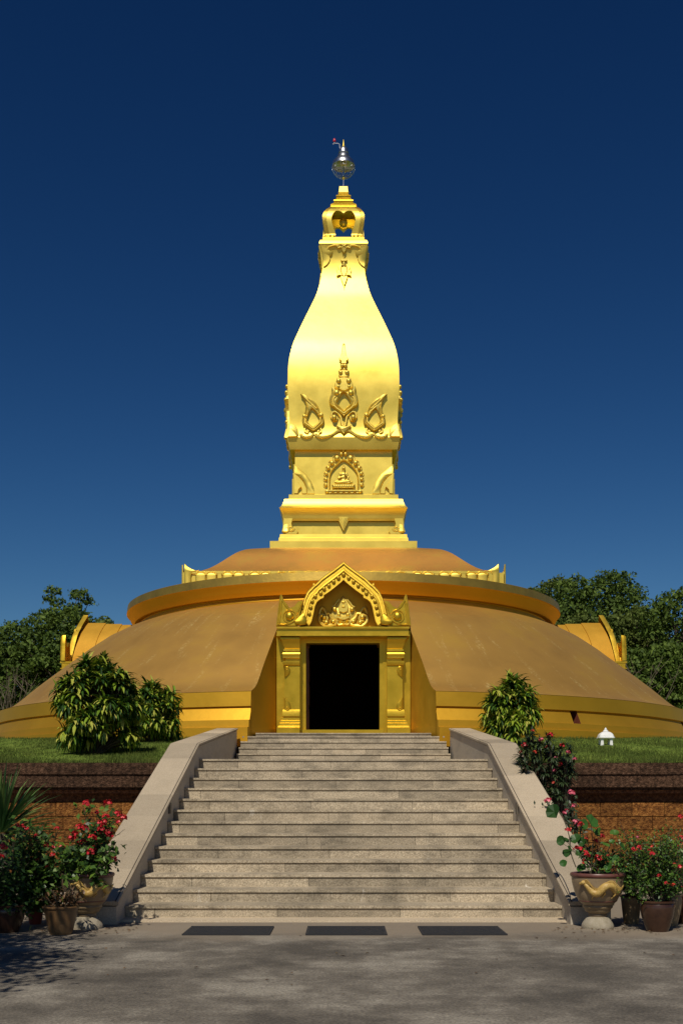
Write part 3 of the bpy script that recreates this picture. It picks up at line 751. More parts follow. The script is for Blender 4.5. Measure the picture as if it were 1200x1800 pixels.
# --- ornaments under the top moulding
def zD(pts): return [(540+x/6.2069, 230+y/6.2069) for x, y in pts]
CX2 = 604.4
mb = MB()
for s in (1, -1):
    dr = zD([(142, 1250), (200, 1252), (228, 1262), (222, 1290), (250, 1312), (278, 1310), (272, 1350), (262, 1368), (242, 1376), (252, 1395), (240, 1430), (215, 1465), (178, 1490), (170, 1460), (166, 1400), (158, 1330)])
    # the hanging corner leaf follows the flared corner
    q = dr if s > 0 else mir(dr, CX2)
    pillow(mb, q, bmf, .055, .6)
    ar = zD([(215, 1300), (235, 1265), (290, 1248), (340, 1250), (370, 1275)]); ar2 = zD([(232, 1308), (255, 1285), (300, 1272), (340, 1275), (360, 1290)])
    for qq in (ar,): rope(mb, qq if s > 0 else mir(qq, CX2), bmf, .03, .04)
top_drape = mb.build_split('corner_drape', GOLD, body, smooth=45)
mb = MB()
def bothz(pts): return [zD(pts), mir(zD(pts), CX2)]
for q in bothz([(400, 1260), (375, 1238), (345, 1240), (328, 1262), (335, 1280), (360, 1270)]): rope(mb, q, bmf, .04, .05)
for q in bothz([(400, 1300), (380, 1290), (372, 1270), (390, 1262)]): rope(mb, q, bmf, .03, .05)
for pts, h in (([(400, 1275), (376, 1290), (378, 1318), (400, 1345)], .12), ([(400, 1345), (394, 1348), (392, 1400), (400, 1400)], .05), ([(400, 1400), (372, 1405), (364, 1415), (372, 1428), (400, 1428)], .09),
               ([(400, 1428), (388, 1430), (384, 1470), (400, 1490)], .07), ([(400, 1600), (388, 1592), (360, 1598), (372, 1640), (392, 1690), (400, 1716)], .10), ([(400, 1490), (372, 1500), (365, 1540), (380, 1580), (400, 1600)], .11)):
    q = zD(pts); pillow(mb, q+mir(q, CX2), bmf, h, .7)
for q in bothz([(384, 1590), (355, 1580), (318, 1590), (325, 1560), (318, 1515), (345, 1530), (335, 1490), (350, 1465), (384, 1455), (372, 1490), (365, 1540)]): pillow(mb, q, bmf, .09, .7)
pend = mb.build('pendant', GOLD_ORN, body, smooth=50)
for q in (1, 2, 3):
    for o in [ct, pend]+td+sc_+top_drape: copy_tree(o, rz=q*math.pi/2)

# --- bell frame with heart-shaped openings
def hs_(h, py): return hp(h, py)
FR = [(416, 36.3, 14.3), (412, 32.5, 14.0), (408, 32.8, 14.6), (403, 33.8, 16.2), (396, 35.2, 18.8), (389, 36.4, 20.6), (383, 37.0, 21.0), (378, 36.8, 20.2), (374, 35.6, 18), (371, 34.0, 15.0), (369.6, 32.8, 12.5)]
FR = [f for f in FR]
TOPF = [(369.6, 32.8), (367, 30.2), (365, 27.0), (363.6, 24.0)]
CUSP = [(374, .3), (372.5, 2.0), (371, 4.4), (369.8, 7.6), (369.6, 8.2)]
mb = MB()
for q in range(4):
    m4 = Matrix.Translation((0, D, 0)) @ Matrix.Rotation(q*math.pi/2, 4, 'Z')
    def strip(rows, th=.16):
        rr = []
        for (py, h, a, b) in rows:
            hw, z = hp(h, py); k = D/(F+h)
            rr.append([m4 @ Vector((a*k, -hw, z)), m4 @ Vector((b*k, -hw, z)), m4 @ Vector((b*k*(1-.0), -hw+th, z)), m4 @ Vector((a*k, -hw+th, z))])
        mb.grid(rr, True)
        mb.add(rr[0], [(3,2,1,0)]); mb.add(rr[-1], [(0,1,2,3)])
    fr = crom([(a, b, c) for a, b, c in FR], 3)
    strip([(py, h, -h, -c) for py, h, c in fr]); strip([(py, h, c, h) for py, h, c in fr])
    def hh_at(py):
        for (p0, h0, c0), (p1, h1, c1) in zip(FR, FR[1:]):
            if p1 <= py <= p0: return h0+(h1-h0)*(py-p0)/(p1-p0)
        return 34
    strip([(py, hh_at(py), -c, c) for py, c in CUSP])
    tf = crom(TOPF, 3); strip([(py, h, -h, h) for py, h in tf], .12)
frame = mb.build('bell_frame', GOLD, stupa, smooth=35)
mb = MB(); c = Vector((0, D, Z(389, D))); mb.ball(c+Vector((0, 0, -.05)), .17, 14, 9); mb.tube([c+Vector((0,0,.08)), c+Vector((0,0,.5))], .03, 8)
mb.build('hanging_orb', GOLD_ORN, frame, smooth=60)
mb = MB()
for (x, y) in ((250, 1140), (290, 1142)):
    for q in bothz([(x, y)]): mb.ball(Vector((X(q[0][0], D-.8), D-.80, Z(q[0][1], D-.8))), .05, 8, 5)
mb.build_split('frame_stud', GOLD_ORN, frame, smooth=60)
# --- stepped pyramid cap
st = [(363.6, 24.3), (362.5, 22.6), (361.2, 22.3), (359.8, 23.0), (358, 22.0), (355.5, 17.0), (353.8, 15.8), (352.2, 17.2), (350.6, 17.0), (349, 13.6), (345.6, 11.3), (344.4, 12.8), (342.4, 13.0), (341, 9.6), (338.4, 8.0), (337.6, 9.0), (336.8, 9.0)]
mb = MB(); loft(mb, [hp(h, py) for py, h in st]); mb.build('stepped_cap', GOLD_PORCH, stupa, smooth=30)
mb = MB(); loft(mb, [hp(7.8, 336.7), hp(7.0, 327)]); mb.build('spire_collar', GOLD, stupa, smooth=30)
# --- umbrella finial
fin = MB(); k = D/F
zf = lambda py: Z(py, D)
fin.tube([(0, D, zf(327)), (0, D, zf(290))], 1.3*k, 8)
finial = fin.build('umbrella_finial', SILVER, stupa, smooth=50)
mb = MB(); mb.lathe([(20*k, zf(291.5)), (19.6*k, zf(288)), (18*k, zf(284)), (15*k, zf(281)), (11*k, zf(279)), (8.5*k, zf(278)), (11.5*k, zf(277)), (10*k, zf(272)), (7.2*k, zf(269.2)), (8.6*k, zf(268.6)), (8.0*k, zf(262)), (6.4*k, zf(260.3)), (3*k, zf(259.8))], (0, D, 0), 36); mb.build('tiered_canopy', SILVER, finial, smooth=40)
mb = MB()
for q in range(14):
    a = q*2*math.pi/14
    mb.tube([(rr*k*math.cos(a), D+rr*k*math.sin(a), zf(py)) for rr, py in ((19.6, 291), (19.8, 295), (18.6, 300), (15.5, 305), (11, 309.5), (5, 312.5), (1.5, 313))], .22*k, 5)
for rr, py in ((19.8, 292), (19.6, 298), (17.8, 302.5), (14, 307)): mb.tube([(rr*k*math.cos(t), D+rr*k*math.sin(t), zf(py)) for t in [i*math.pi/16 for i in range(33)]], .22*k, 5)
for a in (0, math.pi/2): mb.tube([(-20*k*math.cos(a), D-20*k*math.sin(a), zf(295.5)), (20*k*math.cos(a), D+20*k*math.sin(a), zf(295.5))], .35*k, 5)
for a in range(8):
    t = a*math.pi/4; mb.ball((20*k*math.cos(t), D+20*k*math.sin(t), zf(298)), .8*k, 6, 5, sq=(.7, .7, 2.2))
mb.build('wire_basket', SILVER, finial, smooth=50)
mb = MB(); mb.lathe([(3.4*k, zf(259.8)), (2.2*k, zf(258)), (2.8*k, zf(256.5)), (1.4*k, zf(254)), (1.7*k, zf(252.5)), (.9*k, zf(250)), (.4*k, zf(245))], (0, D, 0), 12); mb.lathe([(1.3*k, zf(316)), (2.9*k, zf(314)), (2.4*k, zf(311)), (1.3*k, zf(309))], (0, D, 0), 12); mb.build_split('gold_tip', GOLD_ORN, finial, smooth=50)
mb = MB(); mb.tube([(-6.5*k, D-.05, zf(262)), (-7*k, D-.05, zf(254)), (-10*k, D-.05, zf(252.5)), (-14*k, D-.05, zf(252.5)), (-19*k, D-.05, zf(254))], .45*k, 6); mb.tube([(-16*k, D-.05, zf(253)), (-16*k, D-.05, zf(250))], 1.3*k, 8)
wl_ = mb.build('warning_lamp', SILVER, finial, smooth=50)
mb = MB(); mb.lathe([(2.4*k, zf(250)), (2.6*k, zf(248)), (2.2*k, zf(245.5)), (1.0*k, zf(244))], (-16*k, D-.05, 0), 12); mb.build('lamp_lens', RED, wl_, smooth=50)

# ================================================================ PORCHES
PYF = 35.6                      # front plane of the gable
def pm(px, py, o): return Vector((X(px, PYF), PYF-o, Z(py, PYF)))
def pml(px, py, o):             # the arch board leans back towards its point
    Y = PYF+.08
    for _ in range(4): Y = PYF+.06+.18*max(0, Z(py, Y)-6.95)
    return Vector((X(px, Y), Y-o, Z(py, Y)))
def zG(pts): return [(460+x/4.1379, 970+y/4.1379) for x, y in pts]
GC = 603.6
FZ = 3.60
mb = MB()
# wall round the opening
WY = 36.15
dxl, dxr = X(537.5, WY), X(667, WY); dzt, dzb = Z(1130.5, WY), FZ
ox = 2.07
mb.box(-ox, dxl-.10, WY, WY+.25, FZ-.3, 6.95); mb.box(dxr+.10, ox, WY, WY+.25, FZ-.3, 6.95); mb.box(dxl-.10, dxr+.10, WY, WY+.25, dzt+.07, 6.95)
for s in (-1, 1): mb.box(*sorted((s*ox, s*(ox-.12))), WY+.25, 39.5, FZ-.3, 6.95)
porch = mb.build('porch', GOLD_PORCH, stupa)
# inner door frame, sill
mb = MB()
mb.box(dxl-.10, dxl, WY+.03, WY+.45, FZ+.1, dzt+.07); mb.box(dxr, dxr+.10, WY+.03, WY+.45, FZ+.1, dzt+.07); mb.box(dxl, dxr, WY+.03, WY+.45, dzt, dzt+.07)
mb.box(dxl-.10, dxr+.10, WY-.32, WY+.5, FZ-.1, Z(1283, 35.83))
mb.build('door_frame', GOLD_PORCH, porch)
mb = MB(); mb.box(dxl+.005, dxl+.065, WY+.46, WY+1.55, FZ+.13, dzt-.02)
for kk in range(3): mb.box(dxl+.065, dxl+.08, WY+.6, WY+1.4, FZ+.3+kk*.8, FZ+.95+kk*.8)
mb.build('door_leaf', M('dark_door_wood', [(.10,.045,.015), (.16,.07,.02)], rough=.5), porch)
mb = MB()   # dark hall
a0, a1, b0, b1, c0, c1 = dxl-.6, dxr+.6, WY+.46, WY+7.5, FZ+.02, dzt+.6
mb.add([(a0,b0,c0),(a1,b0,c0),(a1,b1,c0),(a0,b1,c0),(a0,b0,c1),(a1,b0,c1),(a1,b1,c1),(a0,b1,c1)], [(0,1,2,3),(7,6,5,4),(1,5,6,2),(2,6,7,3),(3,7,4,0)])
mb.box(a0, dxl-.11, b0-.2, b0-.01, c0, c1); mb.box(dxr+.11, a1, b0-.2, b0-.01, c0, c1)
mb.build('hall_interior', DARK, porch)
# pillars
def pillar(s):
    mb = MB()
    # levels: (py, outer px, inner px, front offset)
    def P(zx): return 460+zx/4.1379
    L_ = [(628, 636, 135, 277, .10), (636, 640, 138, 277, .08)]
    prof = [(628, 135, .12), (640, 136, .12), (641, 142, .10), (655, 148, .07), (675, 153, .05), (695, 162, .02), (708, 166, 0), (709, 158, .04), (724, 158, .04), (725, 168, .0), (733, 168, 0), (735, 156, .05), (745, 150, .07), (758, 154, .05), (775, 154, .05), (778, 172, -.02), (794, 172, -.02), (797, 152, .06), (815, 152, .06), (826, 158, .04), (830, 165, .0),
            (1148, 163, .0), (1150, 154, .04), (1170, 150, .06), (1198, 150, .06), (1200, 160, .01), (1206, 160, .01), (1210, 146, .05), (1227, 145, .05), (1230, 137, .08), (1246, 135, .085), (1249, 129, .11), (1266, 127, .115), (1269, 121, .13), (1280, 118, .14), (1284, 112, .16), (1322, 110, .16)]
    rows = []
    YP = 35.78
    for zy, xo, fo in prof:
        py = 970+zy/4.1379; xa = X(P(xo), YP); xb = X(P(277), YP)
        if s > 0: xa, xb = -xa, -xb
        z = Z(py, YP)
        rows.append([(xa, WY+.02, z), (xa, YP-fo, z), (xb, YP-fo, z), (xb, WY+.02, z)])
    mb.grid(rows, False)
    mb.add(rows[0], [(0,1,2,3)]); mb.add(rows[-1], [(3,2,1,0)])
    o = mb.build('pillar', GOLD_PORCH, porch, smooth=25)
    mb = MB(); mfp = lambda px, py, oo: Vector((X(px, YP), YP-oo, Z(py, YP)))
    l1 = zG([(165, 832), (195, 835), (208, 860), (203, 885), (185, 905), (166, 916)]); l2 = zG([(163, 1150), (163, 1062), (172, 1058), (188, 1085), (208, 1105), (212, 1135), (200, 1155), (180, 1158)])
    sp = [(460+(186+14*math.cos(t)*(1-t/12))/4.1379, 970+(1142+13*math.sin(t)*(1-t/12))/4.1379) for t in [i*.6 for i in range(13)]]
    sp2 = [(460+(184+12*math.cos(t)*(1-t/12))/4.1379, 970+(853-12*math.sin(t)*(1-t/12))/4.1379) for t in [i*.6 for i in range(13)]]
    for q in (l1, l2): pillow(mb, q if s < 0 else mir(q, GC), mfp, .05, .8)
    for q in (sp, sp2): rope(mb, q if s < 0 else mir(q, GC), mfp, .016, .05)
    mb.build_split('pillar_leaf', GOLD_PORCH, o, smooth=45)
pillar(-1); pillar(1)
# lintel
mb = MB()
xl, xr = X(486.3, PYF), X(719, PYF)
mb.box(xl, xr, PYF-.06, WY+.2, Z(1105.5, PYF), Z(1102.0, PYF)); mb.box(xl+.02, xr-.02, PYF, WY+.19, Z(1116.2, PYF), Z(1105.5, PYF)); mb.box(xl-.01, xr+.01, PYF-.05, WY+.195, Z(1118.4, PYF), Z(1116.2, PYF))
for s in (-1, 1): mb.box(*sorted((s*2.01, s*1.86)), WY+.2, 39.5, 6.70, 6.95)
mb.box(-1.4, 1.4, WY+.2, 38.5, 6.86, 6.93)
mb.build('lintel', GOLD_PORCH, porch)
# gable arch
oL = zG([(345, 540), (262, 535), (268, 500), (283, 440), (296, 390), (308, 345), (330, 292), (365, 255), (395, 232), (430, 195), (475, 162), (520, 130), (560, 100), (596, 72)])
iL = zG([(342, 541), (345, 538), (362, 505), (374, 455), (385, 400), (400, 365), (425, 345), (452, 335), (448, 318), (470, 305), (505, 280), (540, 252), (570, 228), (596, 203)])
mb = MB()
A_ = oL+mir(oL, GC)[1:]; B_ = iL+mir(iL, GC)[1:]
A_ = resample(oL, 40)+resample(mir(oL, GC), 40)[1:]; B_ = resample(iL, 40)+resample(mir(iL, GC), 40)[1:]
n_ = len(A_)
def rowu(u, o): return [pml(A_[i][0]+(B_[i][0]-A_[i][0])*u, A_[i][1]+(B_[i][1]-A_[i][1])*u, o) for i in range(n_)]
mb.grid([rowu(0, -.13), rowu(0, .03), rowu(.05, .07), rowu(.14, .07), rowu(.17, .02), rowu(.36, .02), rowu(.42, .07), rowu(.52, .08), rowu(.58, .03), rowu(.93, .02), rowu(.95, .05), rowu(1, .05), rowu(1, -.13)])
bd = [(345, 452), (355, 406), (366, 362), (388, 326), (428, 303), (453, 272), (488, 248), (522, 220), (557, 193)]
for q in bd:
    (px, py), = zG([q])
    for x in (px, 2*GC-px): mb.ball(pml(x, py, .05), .062, 12, 7)
mb.ball(pml(GC, zG([(591, 168)])[0][1], .05), .065, 12, 7)
for s in (1, -1):
    cusp = zG([(392, 240), (372, 252), (374, 228), (384, 236)]); cusp = cusp if s > 0 else mir(cusp, GC); pillow(mb, cusp, pml, .08, .4)
gable = mb.build('gable_arch', GOLD_ARCH, porch, smooth=35)
mb = MB()
for s in (1, -1):
    hr = zG([(104, 541), (106, 500), (116, 440), (122, 390), (126, 345), (140, 306), (152, 325), (158, 350), (180, 375), (200, 408), (212, 405), (235, 395), (262, 362), (292, 352), (300, 360), (284, 430), (268, 500), (262, 541)])
    hr = hr if s > 0 else mir(hr, GC)
    pillow(mb, hr, pm, .15, .8, base=-.13)
    inn = zG([(128, 520), (138, 440), (142, 380), (148, 352), (175, 395), (205, 425)]); rope(mb, inn if s > 0 else mir(inn, GC), pm, .025, .03)
    inn = zG([(120, 528), (160, 532), (210, 520), (240, 490), (262, 440), (290, 375)]); rope(mb, inn if s > 0 else mir(inn, GC), pm, .022, .03)
    inn = zG([(112, 538), (118, 470), (126, 400), (138, 318)]); rope(mb, inn if s > 0 else mir(inn, GC), pm, .02, .03)
    for (x, y, r_) in ((203, 470, 31), (270, 515, 20)):
        (px, py), = zG([(x, y)]); px = px if s > 0 else 2*GC-px
        mb.ball(pm(px, py, .05), r_/4.1379*PYF/F, 14, 8, sq=(1, .7, 1))
        if r_ > 25: rope(mb, [(px+math.cos(t)*11.5, py+math.sin(t)*11) for t in [i*math.pi/10 for i in range(21)]], pm, .025, .03)
    fl = zG([(236, 505), (262, 480), (300, 445), (318, 470), (330, 505), (318, 535), (280, 540), (245, 530)]); pillow(mb, fl if s > 0 else mir(fl, GC), pm, .09, 1.5, .03)
mb.build_split('gable_horn', GOLD_PORCH, gable, smooth=45)
# tympanum board and relief
TY = PYF+.78
tmf = lambda px, py, o: Vector((X(px, TY), TY-o, Z(py, TY)))
mb = MB()
tri_ = [(pm(p[0], p[1], 0).x, pm(p[0], p[1], 0).z) for p in (iL+mir(iL, GC)[1:])]
tri_ = [(x*1.16, 6.93+(z-6.93)*1.08) for x, z in tri_]
tt = tessellate_polygon([[Vector((a, b, 0)) for a, b in tri_]]); nn = len(tri_)
mb.add([(a, TY, b) for a, b in tri_]+[(a, TY+.06, b) for a, b in tri_], [tuple(t) for t in tt]+[tuple(i+nn for i in t)[::-1] for t in tt])
mb.build('tympanum', AMBER, porch)
mb = MB()
for pts, h in (([(588, 325), (560, 360), (535, 400), (512, 405), (505, 440), (490, 470), (500, 510), (540, 530), (588, 540)], .08),
               ([(588, 340), (568, 375), (552, 410), (560, 440), (588, 450)], .14), ([(588, 480), (550, 470), (545, 490), (570, 500), (588, 505)], .2)):
    q = zG(pts); pillow(mb, q+[(2*603.2-a, b) for a, b in q][::-1], tmf, h, 1.2)
def tb(pts): 
    q = zG(pts); return [q, [(2*603.2-a, b) for a, b in q]]
for q in tb([(540, 530), (500, 540), (455, 540), (425, 515), (418, 485), (430, 465), (460, 470), (475, 490), (462, 505), (445, 500)]): mb.tube([tmf(a, b, .08) for a, b in crom(q, 3)], .06, 7)
for q in tb([(545, 525), (530, 500), (505, 480), (490, 450), (470, 455), (460, 430), (440, 410), (425, 430), (418, 460)]): mb.tube([tmf(a, b, .06) for a, b in crom(q, 3)], .045, 7)
for q in tb([(588, 515), (565, 500), (545, 515), (560, 535), (588, 530)]): mb.tube([tmf(a, b, .12) for a, b in crom(q, 3)], .035, 7)
for q in tb([(510, 405), (530, 395), (545, 370), (565, 350)]): mb.tube([tmf(a, b, .08) for a, b in q], .03, 6)
for (x, y, r_) in ((530, 422, 17), (560, 462, 14), (455, 480, 18), (470, 518, 16), (520, 512, 15), (588, 372, 10), (588, 405, 9)):
    for q in tb([(x, y)]): mb.ball(tmf(q[0][0], q[0][1], .13), r_/4.1379*TY/F, 10, 6)
mb.build('tympanum_relief', GOLD_ORN, porch, smooth=50)
# vaulted roof behind the gable with two raised bands
RP = [(-1.37, 6.95), (-1.33, 7.2), (-1.25, 7.5), (-1.12, 7.8), (-.95, 8.05), (-.76, 8.25), (-.5, 8.45), (-.25, 8.63), (0, 8.78)]
RP = crom(RP, 2); RP = RP+[(-x, z) for x, z in RP[::-1][1:]]
mb = MB()
def vault(y0, y1, k):
    ln = lambda y, z: y+.18*(z-6.95)
    A2 = [(x*k, 6.95+(z-6.95)*k) for x, z in RP]; sh = lambda q, y, s=1: [(x*s, ln(y, z), 6.95+(z-6.95)*s) for x, z in q]
    mb.grid([sh(A2, y0, .9), sh(A2, y0), sh(A2, y1), sh(A2, y1, .9)])
vault(PYF+.20, 36.55, .985); vault(36.56, 37.2, .965); vault(37.21, 40.2, .945)
mb.build('vault_roof', VAULT, porch, smooth=30)
for q in (1, 2, 3): copy_tree(porch, rz=q*math.pi/2)
# ================================================================ PLANTS
LEAFM = {}
def leafmat(name, c1, c2, tintcols, trans=.25, rough=.45, spec=.4):
    return M(name, [c1, c2], rough=rough, scale=3, trans=trans, tintcols=tintcols, spec=spec)
ONE = [(1,1,1)]*2
DRAC = leafmat('striped_leaf', (.9,.9,.9), (1,1,1), [(.010,.030,.005), (.020,.060,.008), (.055,.125,.010), (.18,.29,.018), (.33,.40,.035), (.48,.45,.09)], .12, .55, .2)
THORN = leafmat('dark_leaf', (.9,.9,.9), (1,1,1), [(.015,.032,.012), (.03,.055,.02), (.07,.10,.035)], .1)
POTLEAF = leafmat('pot_plant_leaf', (.9,.9,.9), (1,1,1), [(.014,.040,.008), (.035,.085,.014), (.07,.15,.02), (.15,.24,.03)], .2)
ROUND = leafmat('round_leaf', (.9,.9,.9), (1,1,1), [(.025,.07,.015), (.05,.15,.025), (.11,.22,.03), (.22,.30,.05)], .3)
TREEL = leafmat('tree_leaf_dark', (.85,.85,.85), (1,1,1), [(.028,.055,.008), (.072,.12,.018), (.155,.225,.04)], .2, .65, .2)
TREEL2 = leafmat('tree_leaf_olive', (.85,.85,.85), (1,1,1), [(.042,.064,.010), (.092,.13,.022), (.17,.215,.05)], .2, .65, .2)
PALM = leafmat('palm_leaf', (.9,.9,.9), (1,1,1), [(.025,.07,.02), (.07,.16,.04), (.18,.26,.06)], .15)
DRYL = leafmat('dry_leaf', (.9,.9,.9), (1,1,1), [(.05,.025,.012), (.14,.07,.03), (.25,.15,.07)], .1)
STEM = M('plant_stem', [(.05,.04,.02), (.10,.08,.05)], rough=.85, scale=12)
BARK = M('bark', [(.045,.034,.024), (.13,.10,.075)], rough=.95, scale=6, bump=.6, bscale=25)
TWIG = M('dry_twig', [(.09,.07,.05), (.17,.14,.10)], rough=.9, scale=10)
FLR = M('red_petals', [(.50,.012,.022), (.68,.035,.045)], rough=.5, scale=20, tint=.35, trans=.2)
FLP = M('pink_petals', [(.70,.06,.14), (.80,.22,.28)], rough=.5, scale=20, tint=.3, trans=.2)
FLO = M('orange_red_petals', [(.55,.04,.02), (.75,.10,.06)], rough=.5, scale=20, tint=.3, trans=.2)

class Leaves:
    def __init__(s): s.V = []; s.T = []
    def strap(s, base, d, L, w, droop, segs=3, t=.5, fold=.25, up=None, tipw=.0):
        base = Vector(base); d = Vector(d).normalized(); g = Vector((0,0,-1)); p = base.copy(); step = L/segs
        side = d.cross(Vector((0,0,1)))
        if side.length < .05: side = d.cross(Vector((random.uniform(-1,1), random.uniform(-1,1), .1)))
        side.normalize(); prof = [.35, 1.0, .95, .65, .0] if segs == 4 else ([.5, 1.0, .75, 0] if segs == 3 else [.5, 1, 0])
        pts = []
        for i in range(segs+1):
            n_ = side.cross(d).normalized(); ww = w*prof[i]*.5
            pts.append((p-side*ww+n_*ww*fold, p.copy(), p+side*ww+n_*ww*fold))
            d = (d+g*droop*(i+1)/segs).normalized(); p = p+d*step
        for a, b in zip(pts, pts[1:]):
            s.V += [a[0], a[1], b[1], b[0], a[1], a[2], b[2], b[1]]; s.T += [t, t]
    def oval(s, c, n, L, w, t=.5):
        c = Vector(c); n = Vector(n).normalized(); a = n.cross(Vector((random.uniform(-1,1), random.uniform(-1,1), random.uniform(-1,1))))
        if a.length < .05: a = n.cross(Vector((0,0,1)))
        a.normalize(); b = n.cross(a)
        e = n*L*.12
        s.V += [c-a*L*.5, c-b*w*.5+e, c+a*L*.5, c+b*w*.5+e]; s.T.append(t)
    def disc(s, c, n, r, t, cup=.25, k=9):
        c = Vector(c); n = Vector(n).normalized(); a = n.cross(Vector((.3,.2,1))).normalized(); b = n.cross(a)
        R_ = [c+(a*math.cos(2*math.pi*i/k+.2)+b*math.sin(2*math.pi*i/k+.2))*r*random.uniform(.86,1.08)+n*r*random.uniform(cup*.4, cup) for i in range(k)]
        for i in range(k): 
            m = (R_[i]+R_[(i+1)%k])/2+n*.0
            s.V += [c, R_[i], m, R_[(i+1)%k]]; s.T.append(t)
    def build(s, name, mat, parent):
        o3 = np.array(ORG[parent.name]); V = np.array([tuple(v) for v in s.V])-o3
        me = quads_mesh(name, V, mat, s.T); o = bpy.data.objects.new(name, me); C.objects.link(o); o.parent = parent; ORG[o.name] = tuple(o3); return o

def flower_mesh(name, mat, r=.05, n=16):
    L = Leaves()
    for i in range(n):
        a = random.uniform(0, 6.28); e = random.uniform(.0, 1.2); d = Vector((math.cos(a)*math.cos(e), math.sin(a)*math.cos(e), math.sin(e)))
        L.oval(d*r*random.uniform(.6,1), d+Vector((0,0,.2)), r*.75, r*.7, random.random())
        L.oval(d*r*random.uniform(.3,.8), d+Vector((.4,-.6,.2)), r*.6, r*.6, random.random())
    return quads_mesh(name, np.array([tuple(v) for v in L.V]), mat, L.T)
FM = {'r': [flower_mesh('flower_red', FLR, .056) for _ in range(3)], 'p': [flower_mesh('flower_pink', FLP) for _ in range(3)], 'o': [flower_mesh('flower_orange', FLO, .04) for _ in range(2)]}
def flower(parent, loc, kind='r', sc=1.0):
    o = bpy.data.objects.new('flower', random.choice(FM[kind])); C.objects.link(o); o.parent = parent
    o.location = Vector(loc)-Vector(ORG[parent.name]); o.scale = (sc*random.uniform(.85,1.1),)*3; o.rotation_euler = (random.uniform(-.3,.3), random.uniform(-.3,.3), random.uniform(0, 6.28)); return o
def wp(px, py, Y): return Vector((X(px, Y), Y, Z(py, Y)))

# --- striped dracaena-like shrubs on the lawn
def striped_shrub(px, Y, hw, h, label, seed, heads=70, topk=1.0, yel=.5):
    random.seed(seed); x0 = X(px, Y); z0 = lawn_z(Y)
    root = empty('leafy_shrub', (x0, Y, z0), label, 'shrub', 'striped leaf shrubs on the lawn')
    L = Leaves(); st = MB()
    lobes = [(random.uniform(0, 6.28), random.uniform(.9, 1.1)) for _ in range(7)]
    for k in range(heads):
        rel = random.random(); zz = h*(.12+.80*rel)
        prof = math.sqrt(max(0, 1-((rel-.35)/.66)**2))**.55 if rel > .35 else 1.0-.12*(1-rel/.35)
        a = random.uniform(0, 2*math.pi); lob = lobes[int(a/6.2832*7) % 7][1]
        rr = hw*1.06*(prof-.16)*lob*random.choice([1.0, 1.0, .92, .75, .5])*random.uniform(.92, 1.06)
        if rel > .86: rr *= random.random(); zz += h*random.uniform(-.04, .06)
        rr = max(rr, .04); rel = max(0, rel)
        c = Vector((x0+rr*math.cos(a), Y+rr*math.sin(a), z0+zz)); out = Vector((math.cos(a)*(.9-.5*rel), math.sin(a)*(.9-.5*rel), .10+1.2*rel**2)).normalized()
        st.tube([(x0+random.uniform(-.12,.12), Y+random.uniform(-.12,.12), z0), (x0+rr*.45*math.cos(a), Y+rr*.45*math.sin(a), z0+zz*.55), c], [.025, .018, .012], 5)
        hy = random.uniform(-.12, .16)
        nl = 34
        for j in range(nl):
            b = 2*math.pi*j*.382; e = random.uniform(-.2, 1.0)
            t1 = out.cross(Vector((.1,.2,1))).normalized(); t2 = out.cross(t1)
            d = (out*math.sin(e)*1.1+(t1*math.cos(b)+t2*math.sin(b))*math.cos(e)).normalized()
            base = c+out*random.uniform(-.18, .06)
            t = random.uniform(.0, .42) if random.random() > (yel+hy)*(1.25-.45*rel) else random.uniform(.5, 1.0)
            L.strap(base, d, random.uniform(.22, .37)*topk*(1+.15*rel), random.uniform(.055, .088), random.uniform(.5, 1.15)*(1-.62*rel), 4, t, .35)
    st.build('stem', STEM, root); L.build('foliage', DRAC, root)
striped_shrub(171, 27.0, 1.02, 2.22, 'largest striped leaf shrub, dark green and yellow, on the lawn left of the stair', 11, 150, 1.0, .47)
striped_shrub(270, 31.3, .76, 1.62, 'smaller round striped leaf shrub behind the largest one, against the gold wall', 12, 92, .95, .5)
striped_shrub(897, 30.2, .72, 1.72, 'striped yellow and green shrub on the lawn right of the stair', 13, 80, 1.0, .62)

# --- thorny rosette bush beside the right side wall
def rosette(L, c, out, n, l, w, tb=.5, droop=.35):
    t1 = out.cross(Vector((.13,.2,1))).normalized(); t2 = out.cross(t1)
    for j in range(n):
        b = 2*math.pi*j*.382; e = random.uniform(.0, .9)
        d = (out*math.sin(e)+(t1*math.cos(b)+t2*math.sin(b))*math.cos(e)).normalized()
        L.strap(c, d, l*random.uniform(.8,1.15), w, droop, 3, min(1, max(0, random.gauss(tb, .25))), .3)
random.seed(21)
root = empty('rosette_bush', (X(965, 22), 22.0, 0), 'dark green rosette bush with red flower heads behind the right stair wall', 'bush')
L = Leaves(); st = MB(); fl = []
heads = [(965,1300,'r'),(935,1293,'o'),(925,1318,'r'),(948,1308,'p'),(962,1321,'o'),(985,1318,'r'),(996,1330,'p'),(1006,1342,'p'),(915,1330,'o'),(938,1330,'o'),(973,1340,'p'),(950,1345,None),(932,1352,'r'),(958,1358,None),(985,1352,'r'),(1003,1362,None),(941,1372,'p'),(968,1384,'o'),(990,1375,None),(975,1362,'p'),(922,1345,None),(1000,1350,None),(980,1398,None),(955,1395,None),(948,1385,None),(929,1305,None),(944,1322,None),(972,1330,None), (990,1340,None)]
